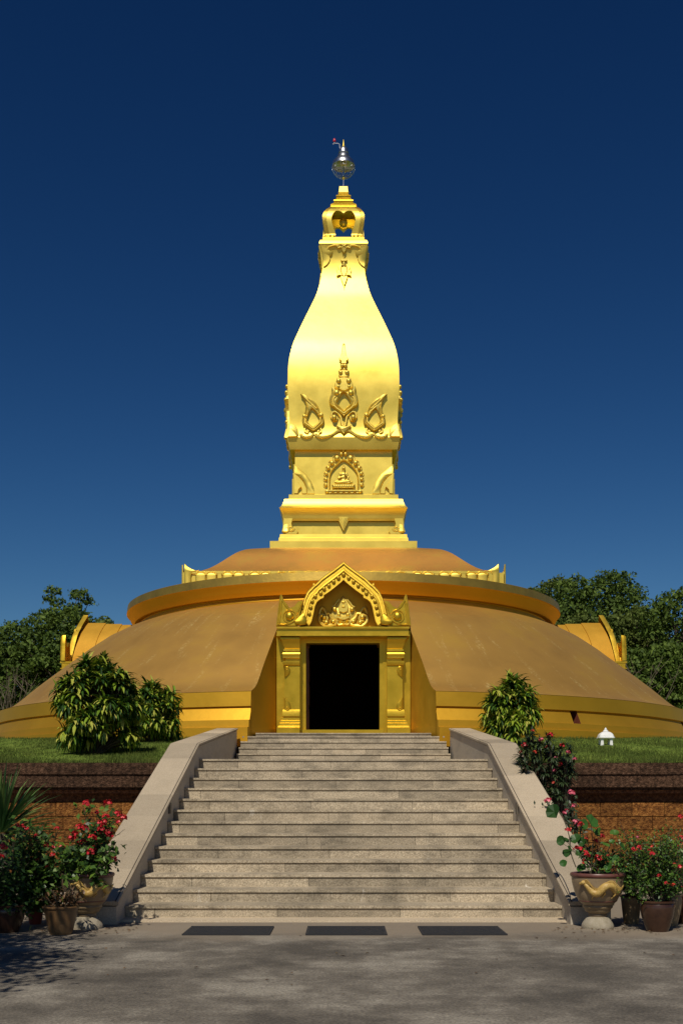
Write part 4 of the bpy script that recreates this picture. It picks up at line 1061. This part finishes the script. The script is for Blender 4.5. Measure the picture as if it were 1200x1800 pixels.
for (px, py, f) in heads:
    Yh = 21.9+random.uniform(-.35, .35); c = wp(px, py, Yh)
    rosette(L, c, Vector((random.uniform(-.5,.5), -.55, .75)).normalized(), 22, .20, .042, .5)
    rosette(L, c-Vector((0,-.12,.13)), Vector((random.uniform(-.5,.5), -.3, .6)).normalized(), 14, .19, .04, .3)
    base = Vector((X(975, 22)+random.uniform(-.15,.15), 22.2, 0)); st.tube([base, (base+c)/2+Vector((.05,.1,-.1)), c], [.035,.028,.018], 6)
    if f: fl.append((c+Vector((random.uniform(-.04,.04), -.05, .07)), f))
for k in range(46):
    py = random.uniform(1310, 1440); px = random.uniform(915+max(0, (py-1310)*.75), 1005-max(0, (py-1360))*.25); Yh = 22.3+random.uniform(0,.4)
    rosette(L, wp(px, py, Yh), Vector((random.uniform(-.6,.6), -.4, .6)).normalized(), 14, .18, .04, .2)
st.build('stem', STEM, root); L.build('foliage', THORN, root)
for c, f in fl: flower(root, c, f, 1.15)
# --- pink flowered thorn bush lower down
random.seed(22)
root = empty('thorn_bush', (X(995, 19.6), 19.6, 0), 'leggy thorn bush with pink flower clusters behind the right stair wall', 'bush')
L = Leaves(); st = MB(); cs = []
for (px, py) in ((1003,1398),(962,1412),(1007,1421),(994,1432),(983,1443),(1010,1450),(1020,1455),(990,1465),(1004,1478),(1015,1492),(985,1480),(1000,1510),(1012,1440),(975,1455)):
    c = wp(px, py, 19.6+random.uniform(-.2,.2)); cs.append(c)
    b = Vector((X(1000, 19.6)+random.uniform(-.1,.1), 19.7, 0)); st.tube([b, b.lerp(c, .6)+Vector((random.uniform(-.08,.08), 0, 0)), c], [.028,.02,.012], 5)
    for j in range(34):
        q = b.lerp(c, random.uniform(.6, 1.03))+Vector((random.gauss(0,.08), random.gauss(0,.08), random.gauss(0,.06))); L.oval(q, (random.uniform(-1,1), -1, random.uniform(0,1.2)), .085, .035, random.random()*.8)
st.build('stem', STEM, root); L.build('foliage', THORN, root)
for c in cs[:10]: flower(root, c+Vector((0,-.06,.03)), 'p', random.uniform(1.0, 1.5))

# --- pots
GLAZE = M('glazed_pot', [(.10,.052,.022), (.20,.12,.055)], rough=.35, scale=4, bump=.1, bscale=20, rvar=.1)
GLAZE2 = M('tan_glaze', [(.17,.115,.06), (.27,.20,.11)], rough=.45, scale=5, bump=.15, bscale=25)
URNB = M('urn_glaze', [(.20,.135,.075), (.33,.25,.155)], rough=.35, scale=4, bump=.1, bscale=20, rvar=.1)
GLAZED = M('dark_brown_glaze', [(.028,.012,.008), (.07,.034,.02)], rough=.22, scale=5, bump=.1, bscale=14)
RIM = M('maroon_rim', [(.11,.038,.03), (.18,.07,.055)], rough=.4, scale=10)
PEDE = M('stone_pedestal', [(.26,.22,.15), (.38,.33,.25)], rough=.85, scale=14, bump=.4, bscale=60)
DRAGON = M('ochre_dragon', [(.42,.25,.06), (.60,.42,.13)], rough=.4, scale=20, bump=.3, bscale=60)
SOIL = M('soil', [(.02,.014,.01), (.05,.035,.025)], rough=1, scale=30, bump=.8, bscale=60)
TERRA = M('red_plastic_pot', [(.20,.03,.02), (.28,.05,.03)], rough=.45, scale=6)
def pot(px, Y, rp, hpx, prof, mat, label, cat='plant pot', group='plant pots beside the stair', rimmat=None, name='plant_pot', base=0.0):
    k = Y/F; r = rp*k; h = hpx*k; c = (X(px, Y), Y, base)
    root = empty(name, c, label, cat, group)
    mb = MB(); P_ = [(0, 0)]+[(r*a, h*b) for a, b in prof]+[(r*.86, h*.985), (r*.84, h*.86)]
    mb.lathe(crom(P_, 2)[1:] if False else P_, c, 36); mb.build('bowl', mat, root, smooth=50)
    mb = MB(); mb.lathe([(r*prof[-1][0]-.004, h*.92), (r*prof[-1][0]+.012, h*.93), (r*prof[-1][0]+.016, h*.97), (r*prof[-1][0]+.006, h*1.0), (r*.87, h*1.0), (r*.855, h*.96)], c, 36); mb.build('rim', rimmat or mat, root, smooth=50)
    mb = MB(); mb.lathe([(0, h*.87), (r*.5, h*.885), (r*.845, h*.87)], c, 24); mb.build('soil', SOIL, root, smooth=60)
    return root, Vector(c)+Vector((0, 0, h*.9)), r
TAPER = [(.60, 0), (.66, .08), (.80, .45), (.92, .78), (.97, .93)]
BELLY = [(.62, 0), (.72, .15), (.92, .50), (1.0, .78), (.94, .93)]
STRAIGHT = [(.66, 0), (.70, .03), (.68, .06), (.72, .10), (.92, .80), (.97, .93)]

def urn(px, Y, label, rot=0):
    c = Vector((X(px, Y), Y, 0)); root = empty('dragon_urn', c, label, 'urn', 'dragon urns flanking the stair')
    mb = MB(); mb.lathe([(.20,0),(.205,.03),(.195,.06),(.17,.10),(.14,.135),(.115,.15),(.11,.152)], c, 40); mb.build('foot', PEDE, root, smooth=40)
    mb = MB(); mb.lathe([(.11,.153),(.118,.165),(.112,.19),(.13,.20),(.155,.215),(.165,.235),(.168,.25),(.185,.262),(.192,.28),(.186,.30),(.19,.302)], c, 40); mb.build('pedestal_ring', GLAZE2, root, smooth=40)
    BP = [(.19,.303),(.205,.315),(.225,.335),(.245,.36),(.275,.42),(.303,.50),(.322,.58),(.330,.635),(.330,.655)]
    mb = MB(); mb.lathe(BP+[(.30,.66),(.295,.60)], c, 48); bowl = mb.build('bowl', URNB, root, smooth=50)
    mb = MB(); mb.lathe([(.326,.655),(.344,.668),(.350,.690),(.340,.708),(.318,.712),(.300,.70),(.296,.63)], c, 48); mb.build('rim', RIM, root, smooth=50)
    mb = MB(); mb.lathe([(0,.635),(.2,.64),(.296,.632)], c, 24); mb.build('soil', SOIL, root, smooth=60)
    mb = MB(); 
    for zz in (.345,): mb.lathe([(.238,zz),(.246,zz+.008),(.246,zz+.014),(.242,zz+.02)], c, 48)
    mb.build('belt', RIM, root, smooth=50)
    def rad(z):
        for (r0, z0), (r1, z1) in zip(BP, BP[1:]):
            if z0 <= z <= z1: return r0+(r1-r0)*(z-z0)/(z1-z0)
        return .33
    def on(a, z, o=0): 
        r = rad(z)+o; a2 = R(rot-90)+a; return c+Vector((r*math.cos(a2), r*math.sin(a2), z))
    mb = MB()
    path = [(-.72,.585),(-.62,.56),(-.50,.51),(-.38,.475),(-.22,.468),(-.08,.50),(.05,.545),(.20,.565),(.38,.55),(.55,.50),(.72,.47),(.9,.49),(1.05,.53)]
    pth = crom(path, 3); n_ = len(pth)
    mb.tube([on(a, z, .004) for a, z in pth], [.016+.036*math.sin(math.pi*min(1, (i+2)/n_*1.05))**.7 for i in range(n_)], 8)
    for i in range(4, n_-2, 1):                       # back fins
        a, z = pth[i]; hgt = .065
        mb.tube([on(a, z+.022, .014), on(a+.035, z+.05, .018), on(a+.085, z+.068, .022)], [.013, .010, .002], 5)
    mb.ball(on(-.74, .60, .014), .036, 10, 7, sq=(1.1,1,.8)); mb.tube([on(-.76,.598,.02), on(-.86,.585,.03), on(-.90,.572,.03)], [.026,.02,.010], 7)
    for q in range(5): mb.tube([on(-.70+.03*q, .62-.012*q, .02), on(-.60+.03*q, .635-.015*q, .035), on(-.52+.03*q, .628-.018*q, .04)], [.010,.007,.002], 5)
    for (a, z) in ((-.42,.44), (.02,.46), (.5,.45)):
        mb.tube([on(a, z+.05, .01), on(a+.06, z, .025), on(a-.02, z-.03, .02)], [.018,.012,.008], 6)
        for t in (-.04, 0, .04): mb.tube([on(a-.02, z-.03, .02), on(a-.05+t, z-.05, .02)], [.006,.002], 4)
    mb.build('dragon_relief', DRAGON, bowl, smooth=60)
    return root, c+Vector((0,0,.64)), .29
def bushy(name, label, cat, base, tips, nleaf, ll, lw, mat, flowers, fk, fs, spread=.09, group=None, ovalt=.5, strapleaf=False, stemr=.010):
    root = empty(name, base, label, cat, group); L = Leaves(); st = MB(); base = Vector(base)
    for c in tips:
        c = Vector(c); b = base+Vector((random.uniform(-.05,.05), random.uniform(-.05,.05), -.04)); m = b.lerp(c, .5)+Vector((random.gauss(0,.04), random.gauss(0,.04), 0))
        st.tube([b, m, c], [stemr, stemr*.7, stemr*.35], 5)
        for q in range(2):
            e = c+Vector((random.gauss(0, spread), random.gauss(0, spread), random.gauss(.0, spread*.8))); st.tube([m.lerp(c, random.uniform(.2,.9)), e], [stemr*.4, stemr*.2], 4, caps=False)
        for j in range(nleaf):
            u = random.uniform(.25, 1.05)**.7; ctr = b.lerp(m, u*2) if u < .5 else m.lerp(c, u*2-1)
            q = ctr+Vector((random.gauss(0, spread), random.gauss(0, spread), random.gauss(0, spread*.7)))
            t = min(1, max(0, random.gauss(ovalt, .28)))
            if strapleaf: L.strap(q, (random.uniform(-1,1), random.uniform(-1,1), random.uniform(-.2,1)), ll, lw, .5, 3, t)
            else: L.oval(q, (random.uniform(-1,1), random.uniform(-1.3,.4), random.uniform(.0,1.4)), ll*random.uniform(.7,1.2), lw*random.uniform(.8,1.2), t)
    st.build('stem', STEM, root); L.build('foliage', mat, root)
    for c in flowers: flower(root, c, fk if fk != 'm' else random.choice('ro'), fs*random.uniform(.8,1.2))
    return root
random.seed(31)
# right urn with round-leaved climber and red flowers
_, top, r = urn(1050, 14.9, 'glazed urn with ochre dragon on a stone foot, right of the stair')
root = empty('round_leaf_plant', top, 'round leaved climber with green and yellow discs growing in the right dragon urn', 'plant')
L = Leaves(); st = MB()
for (px, py, r_, t) in ((1038,1446,17,.4),(1024,1451,11,.45),(1046,1466,11,.8),(1052,1462,8,.5),(1080,1466,10,.62),(1091,1489,11,.3),(1064,1487,9,.7),(1012,1476,12,.2),(1024,1481,10,.15),(1078,1512,12,.4),(1069,1525,9,.45),(1086,1524,8,.35),(1022,1528,11,.5),(1056,1524,8,.5),(1042,1530,6,.9),(1019,1500,9,.3),(1068,1532,6,.4),(1096,1532,8,.5),(1036,1512,8,.2),(1055,1503,8,.25),(966+18,1480,8,.2),(1000,1493,7,.15),(994,1478,7,.15),(1075,1480,6,.5)):
    Y_ = 14.9+random.uniform(-.22,.12); c = wp(px, py, Y_); b = top+Vector((random.uniform(-.12,.12), random.uniform(-.1,.1), 0))
    L.disc(c, (random.uniform(-.9,.9), -random.uniform(.3,1), random.uniform(.3,1.3)), r_*.9*Y_/F, t*.8, .45, 11)
    m = b.lerp(c, .6)+Vector((random.uniform(-.03,.03), 0, .03)); st.tube([b, m, c], [.005,.004,.003], 5)
# trailing stem that climbs along the side wall
c0 = wp(1012, 1525, 14.75)
st.tube(crom([c0, wp(1003,1500,14.8), wp(1000,1470,15.0), wp(990,1440,15.4), wp(983,1428,15.6), wp(976,1420,15.7)], 3), .007, 6)
L.disc(wp(974,1428,15.6), (-.8,-.9,.5), 15*15.6/F, .05, .6); L.disc(wp(996,1500,14.9), (-.6,-1,.1), 8*15/F, .15); L.disc(wp(986,1478,14.9), (-.8,-.8,.1), 9*15/F, .1)
L.disc(wp(990,1518,14.8), (-.6,-1,.3), 7*15/F, .3)
st.build('stem', STEM, root); L.build('foliage', ROUND, root)
tips = [wp(px, py, 15.0+random.uniform(-.15,.15)) for px, py in ((1015,1495),(1030,1505),(1045,1498),(1058,1508),(1070,1500),(1028,1485),(1050,1480),(1085,1515))]
fl = [wp(px, py, 14.8+random.uniform(-.1,.1)) for px, py in ((1013,1492),(1019,1494),(1028,1500),(1031,1505),(1026,1514),(1050,1508),(1056,1511),(1058,1508),(1052,1512),(1057,1472),(1030,1475),(1046,1480),(1068,1505),(1024,1518),(997,1460),(1003,1458),(1020,1450))]
bushy('flowering_plant', 'small red flowered thorn plant among the round leaves of the right urn', 'plant', top, tips, 40, .06, .032, POTLEAF, fl, 'm', .72, .05, 'potted flowering plants')
# other pots on the right
_, tp, r = pot(1109, 15.5, 19, 50, STRAIGHT, GLAZE2, 'tall tan glazed pot between the dragon urn and the dark pot', rimmat=GLAZED)
tips = [wp(1109+random.uniform(-30,30), random.uniform(1490,1560), 15.3+random.uniform(-.15,.15)) for _ in range(24)]
fl = [wp(px, py, 15.2) for px, py in ((1096,1524),(1114,1524),(1111,1550),(1090,1548),(1076,1528),(1101,1526))]
bushy('flowering_plant', 'plant with long dark leaves and few red flowers in the tall tan pot', 'plant', tp, tips, 30, .10, .028, POTLEAF, fl, 'm', .7, .06, 'potted flowering plants', .4, True)
_, tp, r = pot(1155, 14.55, 30, 54, BELLY, GLAZED, 'dark brown shiny glazed pot at the right, in front of the tan pot')
tips = [wp(random.uniform(1095,1200), random.uniform(1446,1560), 14.6+random.uniform(-.3,.3)) for _ in range(60)]
fl = [wp(px, py, 14.3+random.uniform(-.1,.2)) for px, py in ((1142,1496),(1146,1502),(1115,1497),(1122,1491),(1184,1520),(1158,1541),(1171,1554),(1183,1557),(1188,1543),(1195,1526),(1146,1490),(1114,1494))]
rt = bushy('flowering_plant', 'wide twiggy bush with tiny leaves and scattered red flowers in the dark brown pot', 'plant', tp, tips, 78, .058, .021, POTLEAF, fl, 'm', .7, .075, 'potted flowering plants', .55, stemr=.007)
flower(rt, wp(1119, 1473, 14.3), 'p', .5)
_, tp, r = pot(1176, 15.25, 22, 56, BELLY, GLAZE2, 'tan glazed pot half hidden behind the dark brown pot')
tips = [wp(random.uniform(1160,1200), random.uniform(1545,1570), 15.0+random.uniform(-.1,.1)) for _ in range(7)]
bushy('leafy_plant', 'low light green broad leaved plant in the half hidden tan pot', 'plant', tp, tips, 9, .11, .05, POTLEAF, [], 'r', 1, .05, ovalt=.95)
_, tp, r = pot(1206, 15.5, 24, 50, BELLY, GLAZED, 'dark pot cut by the right edge of the picture')
tips = [wp(random.uniform(1180,1240), random.uniform(1440,1560), 15.5+random.uniform(-.2,.2)) for _ in range(18)]
fl = [wp(px, py, 15.2) for px, py in ((1197,1474),(1199,1486),(1195,1560),(1196,1437))]
bushy('flowering_plant', 'tall bush with dark red flowers in the pot at the right edge of the picture', 'plant', tp, tips, 40, .05, .02, POTLEAF, fl, 'r', .8, .08, 'potted flowering plants', .35)
# left side
_, top, r = urn(153, 14.9, 'glazed urn with ochre dragon in tree shade, left of the stair', rot=30)
tips = [wp(px+random.uniform(-4,4), py, 14.9+random.uniform(-.2,.2)) for px, py in ((148,1420),(190,1418),(168,1432),(206,1440),(150,1455),(175,1452),(195,1452),(130,1470),(162,1470),(188,1475),(128,1486),(150,1490),(172,1496),(197,1508),(145,1508),(120,1505),(180,1520),(165,1520),(205,1500),(135,1525),(110,1520))]
fl = [wp(px, py, 14.65+random.uniform(-.1,.15)) for px, py in ((152,1414),(190,1413),(168,1430),(186,1437),(207,1433),(216,1440),(150,1455),(143,1458),(158,1452),(127,1475),(132,1466),(175,1448),(182,1452),(190,1463),(193,1472),(162,1475),(163,1492),(160,1500),(197,1511),(147,1480),(138,1484),(172,1465),(210,1446),(178,1459),(140,1455),(156,1458),(184,1445),(192,1468))]
bushy('flowering_plant', 'tall thorn plant full of bright red flowers in the left dragon urn', 'plant', top, tips, 52, .085, .05, POTLEAF, fl, 'r', 1.0, .07, 'potted flowering plants', .5)
tips = [wp(random.uniform(100,196), random.uniform(1488,1556), 14.65+random.uniform(-.25,.1)) for _ in range(34)]
bushy('leafy_plant', 'broad leaved green plant at the lip of the left dragon urn', 'plant', top, tips, 16, .11, .065, POTLEAF, [], 'r', 1, .05, ovalt=.65)
_, tp, r = pot(107, 14.2, 31, 50, TAPER, GLAZE, 'brown ribbed pot in front of the left dragon urn, dry plant inside')
tips = [wp(random.uniform(70,145), random.uniform(1555,1590), 14.2+random.uniform(-.15,.15)) for _ in range(14)]
bushy('dry_plant', 'withered brown plant sprawling out of the brown ribbed pot', 'plant', tp, tips, 14, .075, .028, DRYL, [], 'r', 1, .05, ovalt=.4, strapleaf=True)
_, tp, r = pot(62, 15.4, 16, 34, TAPER, TERRA, 'small red pot behind the brown ribbed pot')
tips = [wp(random.uniform(25,112), random.uniform(1446,1590), 15.1+random.uniform(-.5,.3)) for _ in range(64)]
fl = [wp(px, py, 14.9) for px, py in ((30,1454),(45,1459),(64,1471),(56,1478),(100,1458),(83,1489),(96,1491),(67,1511),(92,1504),(84,1524),(108,1490),(38,1455),(66,1476))]
bushy('flowering_plant', 'wide dark green bush with dull red flowers in the small red pot', 'plant', tp, tips, 56, .09, .045, POTLEAF, fl, 'r', .95, .09, 'potted flowering plants', .5)
_, tp, r = pot(12, 14.45, 32, 48, BELLY, GLAZED, 'dark glazed pot cut by the left edge of the picture')
tips = [wp(random.uniform(-40,50), random.uniform(1480,1600), 14.5+random.uniform(-.3,.25)) for _ in range(44)]
fl = [wp(px, py, 14.2) for px, py in ((4,1488),(2,1508),(8,1492))]
bushy('flowering_plant', 'dense dark bush with two red flowers in the pot at the left edge', 'plant', tp, tips, 44, .08, .038, POTLEAF, fl, 'r', .95, .09, 'potted flowering plants', .35)
# spiky palm at the left edge
random.seed(44)
bp_ = wp(2, 1466, 16.2)
root = empty('spiky_palm', (bp_.x, bp_.y, 0), 'spiky sword leaved palm at the left edge, before the retaining wall', 'palm')
L = Leaves(); mb = MB(); mb.tube([(bp_.x, bp_.y, 0), (bp_.x+.03, bp_.y, .6), bp_], [.09,.08,.10], 10)
for k in range(150):
    a = random.uniform(0, 2*math.pi); e = random.uniform(-.25, 1.5); d = Vector((math.cos(a)*math.cos(e), math.sin(a)*math.cos(e), math.sin(e)))
    L.strap(bp_+d*.06, d, random.uniform(.75,1.02), random.uniform(.045,.065), random.uniform(.02,.25), 4, random.random(), .5)
mb.build('trunk', BARK, root, smooth=60); L.build('crown', PALM, root)

# --- small white shrine on the lawn
Ys = 29.9; sx_ = X(1064, Ys); sz_ = lawn_z(Ys)-.01; k = Ys/F
root = empty('shrine', (sx_, Ys, sz_), 'small white shrine with domed roof and open legs on the right lawn', 'shrine')
mb = MB(); s_ = 11.5*k
def sq_loft(mb, prof, cx, cy, cz, n=8, rnd=.82):
    rows = []
    for hw, z in prof:
        row = []
        for (a, b) in ((-1,-rnd),(-rnd,-1),(rnd,-1),(1,-rnd),(1,rnd),(rnd,1),(-rnd,1),(-1,rnd)): row.append((cx+a*hw, cy+b*hw, cz+z))
        rows.append(row)
    mb.grid(rows, True); mb.add(rows[-1], [tuple(range(8))]); mb.add(rows[0], [tuple(range(8))[::-1]])
for a in (-1, 1):
    for b in (-1, 1):
        m2 = MB(); sq_loft(m2, [(3.0*k,0),(2.7*k,.02),(2.3*k,9*k),(2.8*k,12.4*k)], sx_+a*8*k, Ys+b*8*k, sz_); m2.build('leg', WHITE, root, smooth=30)
mb = MB(); sq_loft(mb, [(12.5*k,12.5*k),(13.8*k,13.4*k),(13.8*k,15.0*k),(12.6*k,15.6*k),(12.2*k,17.5*k),(11.0*k,20.5*k),(8.6*k,23*k),(5.6*k,24.6*k),(4.6*k,25*k)], sx_, Ys, sz_); mb.build('roof', WHITE, root, smooth=40)
mb = MB(); mb.lathe([(4.4*k,25.05*k),(4.8*k,26*k),(3.6*k,27.5*k),(2.4*k,28.4*k),(2.6*k,29.2*k),(1.6*k,30.6*k),(.6*k,32*k),(.01,32.5*k)], (sx_, Ys, sz_), 16); mb.build('finial', WHITE, root, smooth=40)

# --- leaf litter by the pots
random.seed(5); L = Leaves()
root_l = []
for k in range(150):
    s = random.choice((-1, 1)); x = s*random.uniform(2.6, 4.6); y = 14.9-abs(random.gauss(0,.5)); 
    if k > 120: x = random.uniform(-4,4); y = random.uniform(9.5, 14)
    L.oval((x, y, .012), (random.uniform(-.2,.2), random.uniform(-.2,.2), 1), random.uniform(.03,.07), random.uniform(.015,.035), random.random())
me = quads_mesh('leaf_litter', np.array([tuple(v) for v in L.V]), DRYL, L.T); o = bpy.data.objects.new('leaf_litter', me); C.objects.link(o)
tag(o, 'small dry leaves scattered on the concrete near the pots', 'fallen leaves', kind='stuff')

# ================================================================ TREES
def crown_np(rg, clumps, per, ls, flat=.75):
    Vs = []; Ts = []
    for (cx, cy, cz, r) in clumps:
        n = int(per*(r**2)); 
        d = rg.normal(size=(n, 3)); d /= np.linalg.norm(d, axis=1)[:, None]
        d[:, 2] = np.where(d[:, 2] < -.25, -d[:, 2], d[:, 2])
        rad = r*(1-.35*rg.random(n)**2)*(1+.22*np.sin(d[:,0]*5+cx)*np.sin(d[:,1]*4+cy)+.12*np.sin(d[:,2]*9+cz))
        c = np.stack([cx+d[:,0]*rad, cy+d[:,1]*rad, cz+d[:,2]*rad*flat], 1)+rg.normal(size=(n,3))*.06
        nn = d+rg.normal(size=(n,3))*.75; nn /= np.linalg.norm(nn, axis=1)[:, None]
        h = rg.normal(size=(n,3)); a = np.cross(nn, h); a /= np.linalg.norm(a, axis=1)[:, None]; b = np.cross(nn, a)
        L_ = ls*rg.uniform(.6, 1.3, n)[:, None]; W_ = L_*.55
        q = np.stack([c-a*L_*.5, c-b*W_*.5+nn*L_*.08, c+a*L_*.5, c+b*W_*.5+nn*L_*.08], 1)
        Vs.append(q.reshape(-1, 3)); Ts.append(np.clip(rg.normal(.5, .25, n)+rg.uniform(-.15,.15), 0, 1))
    return np.concatenate(Vs), np.concatenate(Ts)
def make_tree(x, y, z0, H, wd, seed, mat, label, name='tree', per=330, ls=.25, group='trees behind the monument', nclump=46, loose=0.0, low=.10, cat='tree'):
    rg = np.random.default_rng(seed); random.seed(seed)
    root = empty(name, (x, y, z0), label, cat, group)
    tr = MB(); cl = []
    tr.tube([(x, y, z0-.1), (x+.1, y, z0+H*.2), (x-.1, y+.1, z0+H*.45), (x+.05, y, z0+H*.75)], [.028*H, .022*H, .015*H, .006*H], 9)
    for k in range(nclump):
        u = (k+.5)/nclump; zz = low+(.93-low)*u; prof = math.sin(math.pi*min(1, max(.0, (zz-low+.12)/(1.12-low))))**.55
        a = k*2.4+rg.uniform(-.5,.5); rr = wd*.5*prof*math.sqrt(rg.uniform(.15, 1))*(1 if loose == 0 else 1.1)
        r = wd*(.225 if loose == 0 else .12)*rg.uniform(.75, 1.25)
        if zz > .8: r *= .75
        c = (x+rr*math.cos(a), y+rr*math.sin(a)*.8, z0+H*zz-r*.4, r); cl.append(c)
        tr.tube([(x, y, z0+H*max(.15, zz*.65)), (x+(c[0]-x)*.5, y+(c[1]-y)*.5, z0+H*zz*.86), c[:3]], [.007*H, .004*H, .0015*H], 5, caps=False)
    tr.build('trunk', BARK, root, smooth=60)
    V, T = crown_np(rg, cl, per if loose == 0 else per*1.3, ls)
    me = quads_mesh('crown', V-np.array(ORG[root.name]), mat, T); o = bpy.data.objects.new('crown', me); C.objects.link(o); o.parent = root
    return root
def tree_px(px, py_top, Y, wpx, seed, mat, label, **k):
    z0 = 3.6; H = Z(py_top, Y)-z0; return make_tree(X(px, Y), Y, z0, H, wpx*Y/F, seed, mat, label, **k)
tree_px(20, 1080, 70, 160, 101, TREEL, 'dense rounded tree at the left edge behind the dome')
tree_px(105, 1052, 68, 170, 102, TREEL, 'broad glossy leaved tree between the left edge and the left porch')
tree_px(124, 1010, 76, 150, 103, TREEL, 'tallest feathery tree on the left with thin open top', loose=1, nclump=60, per=330)
tree_px(176, 1070, 72, 90, 104, TREEL2, 'light green tree rising just behind the left porch roof')
tree_px(232, 1092, 80, 60, 105, TREEL, 'small tree top between the left porch and the cornice ring')
tree_px(-50, 1105, 66, 130, 106, TREEL, 'dark tree standing partly outside the left edge')
tree_px(968, 996, 78, 160, 107, TREEL2, 'olive tree nearest the ring on the right side')
tree_px(1062, 984, 72, 190, 108, TREEL, 'highest round topped tree on the right side')
tree_px(1120, 1050, 68, 140, 109, TREEL2, 'olive green tree below the highest round tree on the right')
tree_px(1015, 1062, 66, 130, 110, TREEL2, 'grey green tree directly behind the right porch roof')
tree_px(1198, 1012, 64, 130, 111, TREEL, 'dark pointed tree at the right edge of the picture')
tree_px(1155, 1120, 60, 140, 112, TREEL, 'low dark tree above the right end of the dome skirt')
tree_px(1100, 1135, 62, 120, 113, TREEL, 'low dark tree beside the right porch gable')
# bare twiggy shrubs
def bare(px, py_top, Y, wpx, seed, label):
    random.seed(seed); root = empty('bare_shrub', (X(px, Y), Y, 3.6), label, 'shrub', 'bare grey shrubs by the dome'); mb = MB()
    H = Z(py_top, Y)-3.6; w2 = wpx*Y/F*.5
    for k in range(22):
        p = Vector((X(px, Y)+random.uniform(-w2,w2)*.5, Y+random.uniform(-.8,.8), 3.6)); d = Vector((random.uniform(-.35,.35), random.uniform(-.2,.2), 1)).normalized(); pts = [p]
        for i in range(6): d = (d+Vector((random.gauss(0,.16), random.gauss(0,.12), 0))).normalized(); p = p+d*H/6*random.uniform(.7,1.05); pts.append(p)
        mb.tube(pts, [.03,.026,.022,.018,.014,.01,.006], 4, caps=False)
        for i in (2,3,4,5):
            e = pts[i]+Vector((random.uniform(-.7,.7), random.uniform(-.3,.3), random.uniform(.2,.8))); mb.tube([pts[i], e], [.014,.006], 4, caps=False)
    mb.build('twigs', TWIG, root)
bare(14, 1150, 55, 80, 201, 'tangle of bare grey stems at the left end of the dome')
bare(1096, 1120, 57, 50, 202, 'bare grey branches beside the right porch gable')
# the tree beside the camera whose shade falls over the left foreground
make_tree(-6.5, 7.8, 0, 7.2, 5.0, 301, TREEL, 'leafy tree beside the path that shades the left foreground', name='shade_tree', per=760, ls=.13, nclump=36, low=.55, group=None)

make_tree(-6.1, 10.6, 0, 6.4, 3.8, 302, TREEL, 'slim leafy tree farther along the path, shading the potted plants', name='shade_tree', per=330, ls=.13, nclump=24, low=.5, group=None)
tree_px(1300, 1040, 68, 170, 114, TREEL, 'broad green tree standing just beyond the right edge of the view')
tree_px(-150, 1070, 70, 170, 115, TREEL2, 'olive green tree standing just beyond the left edge of the view')
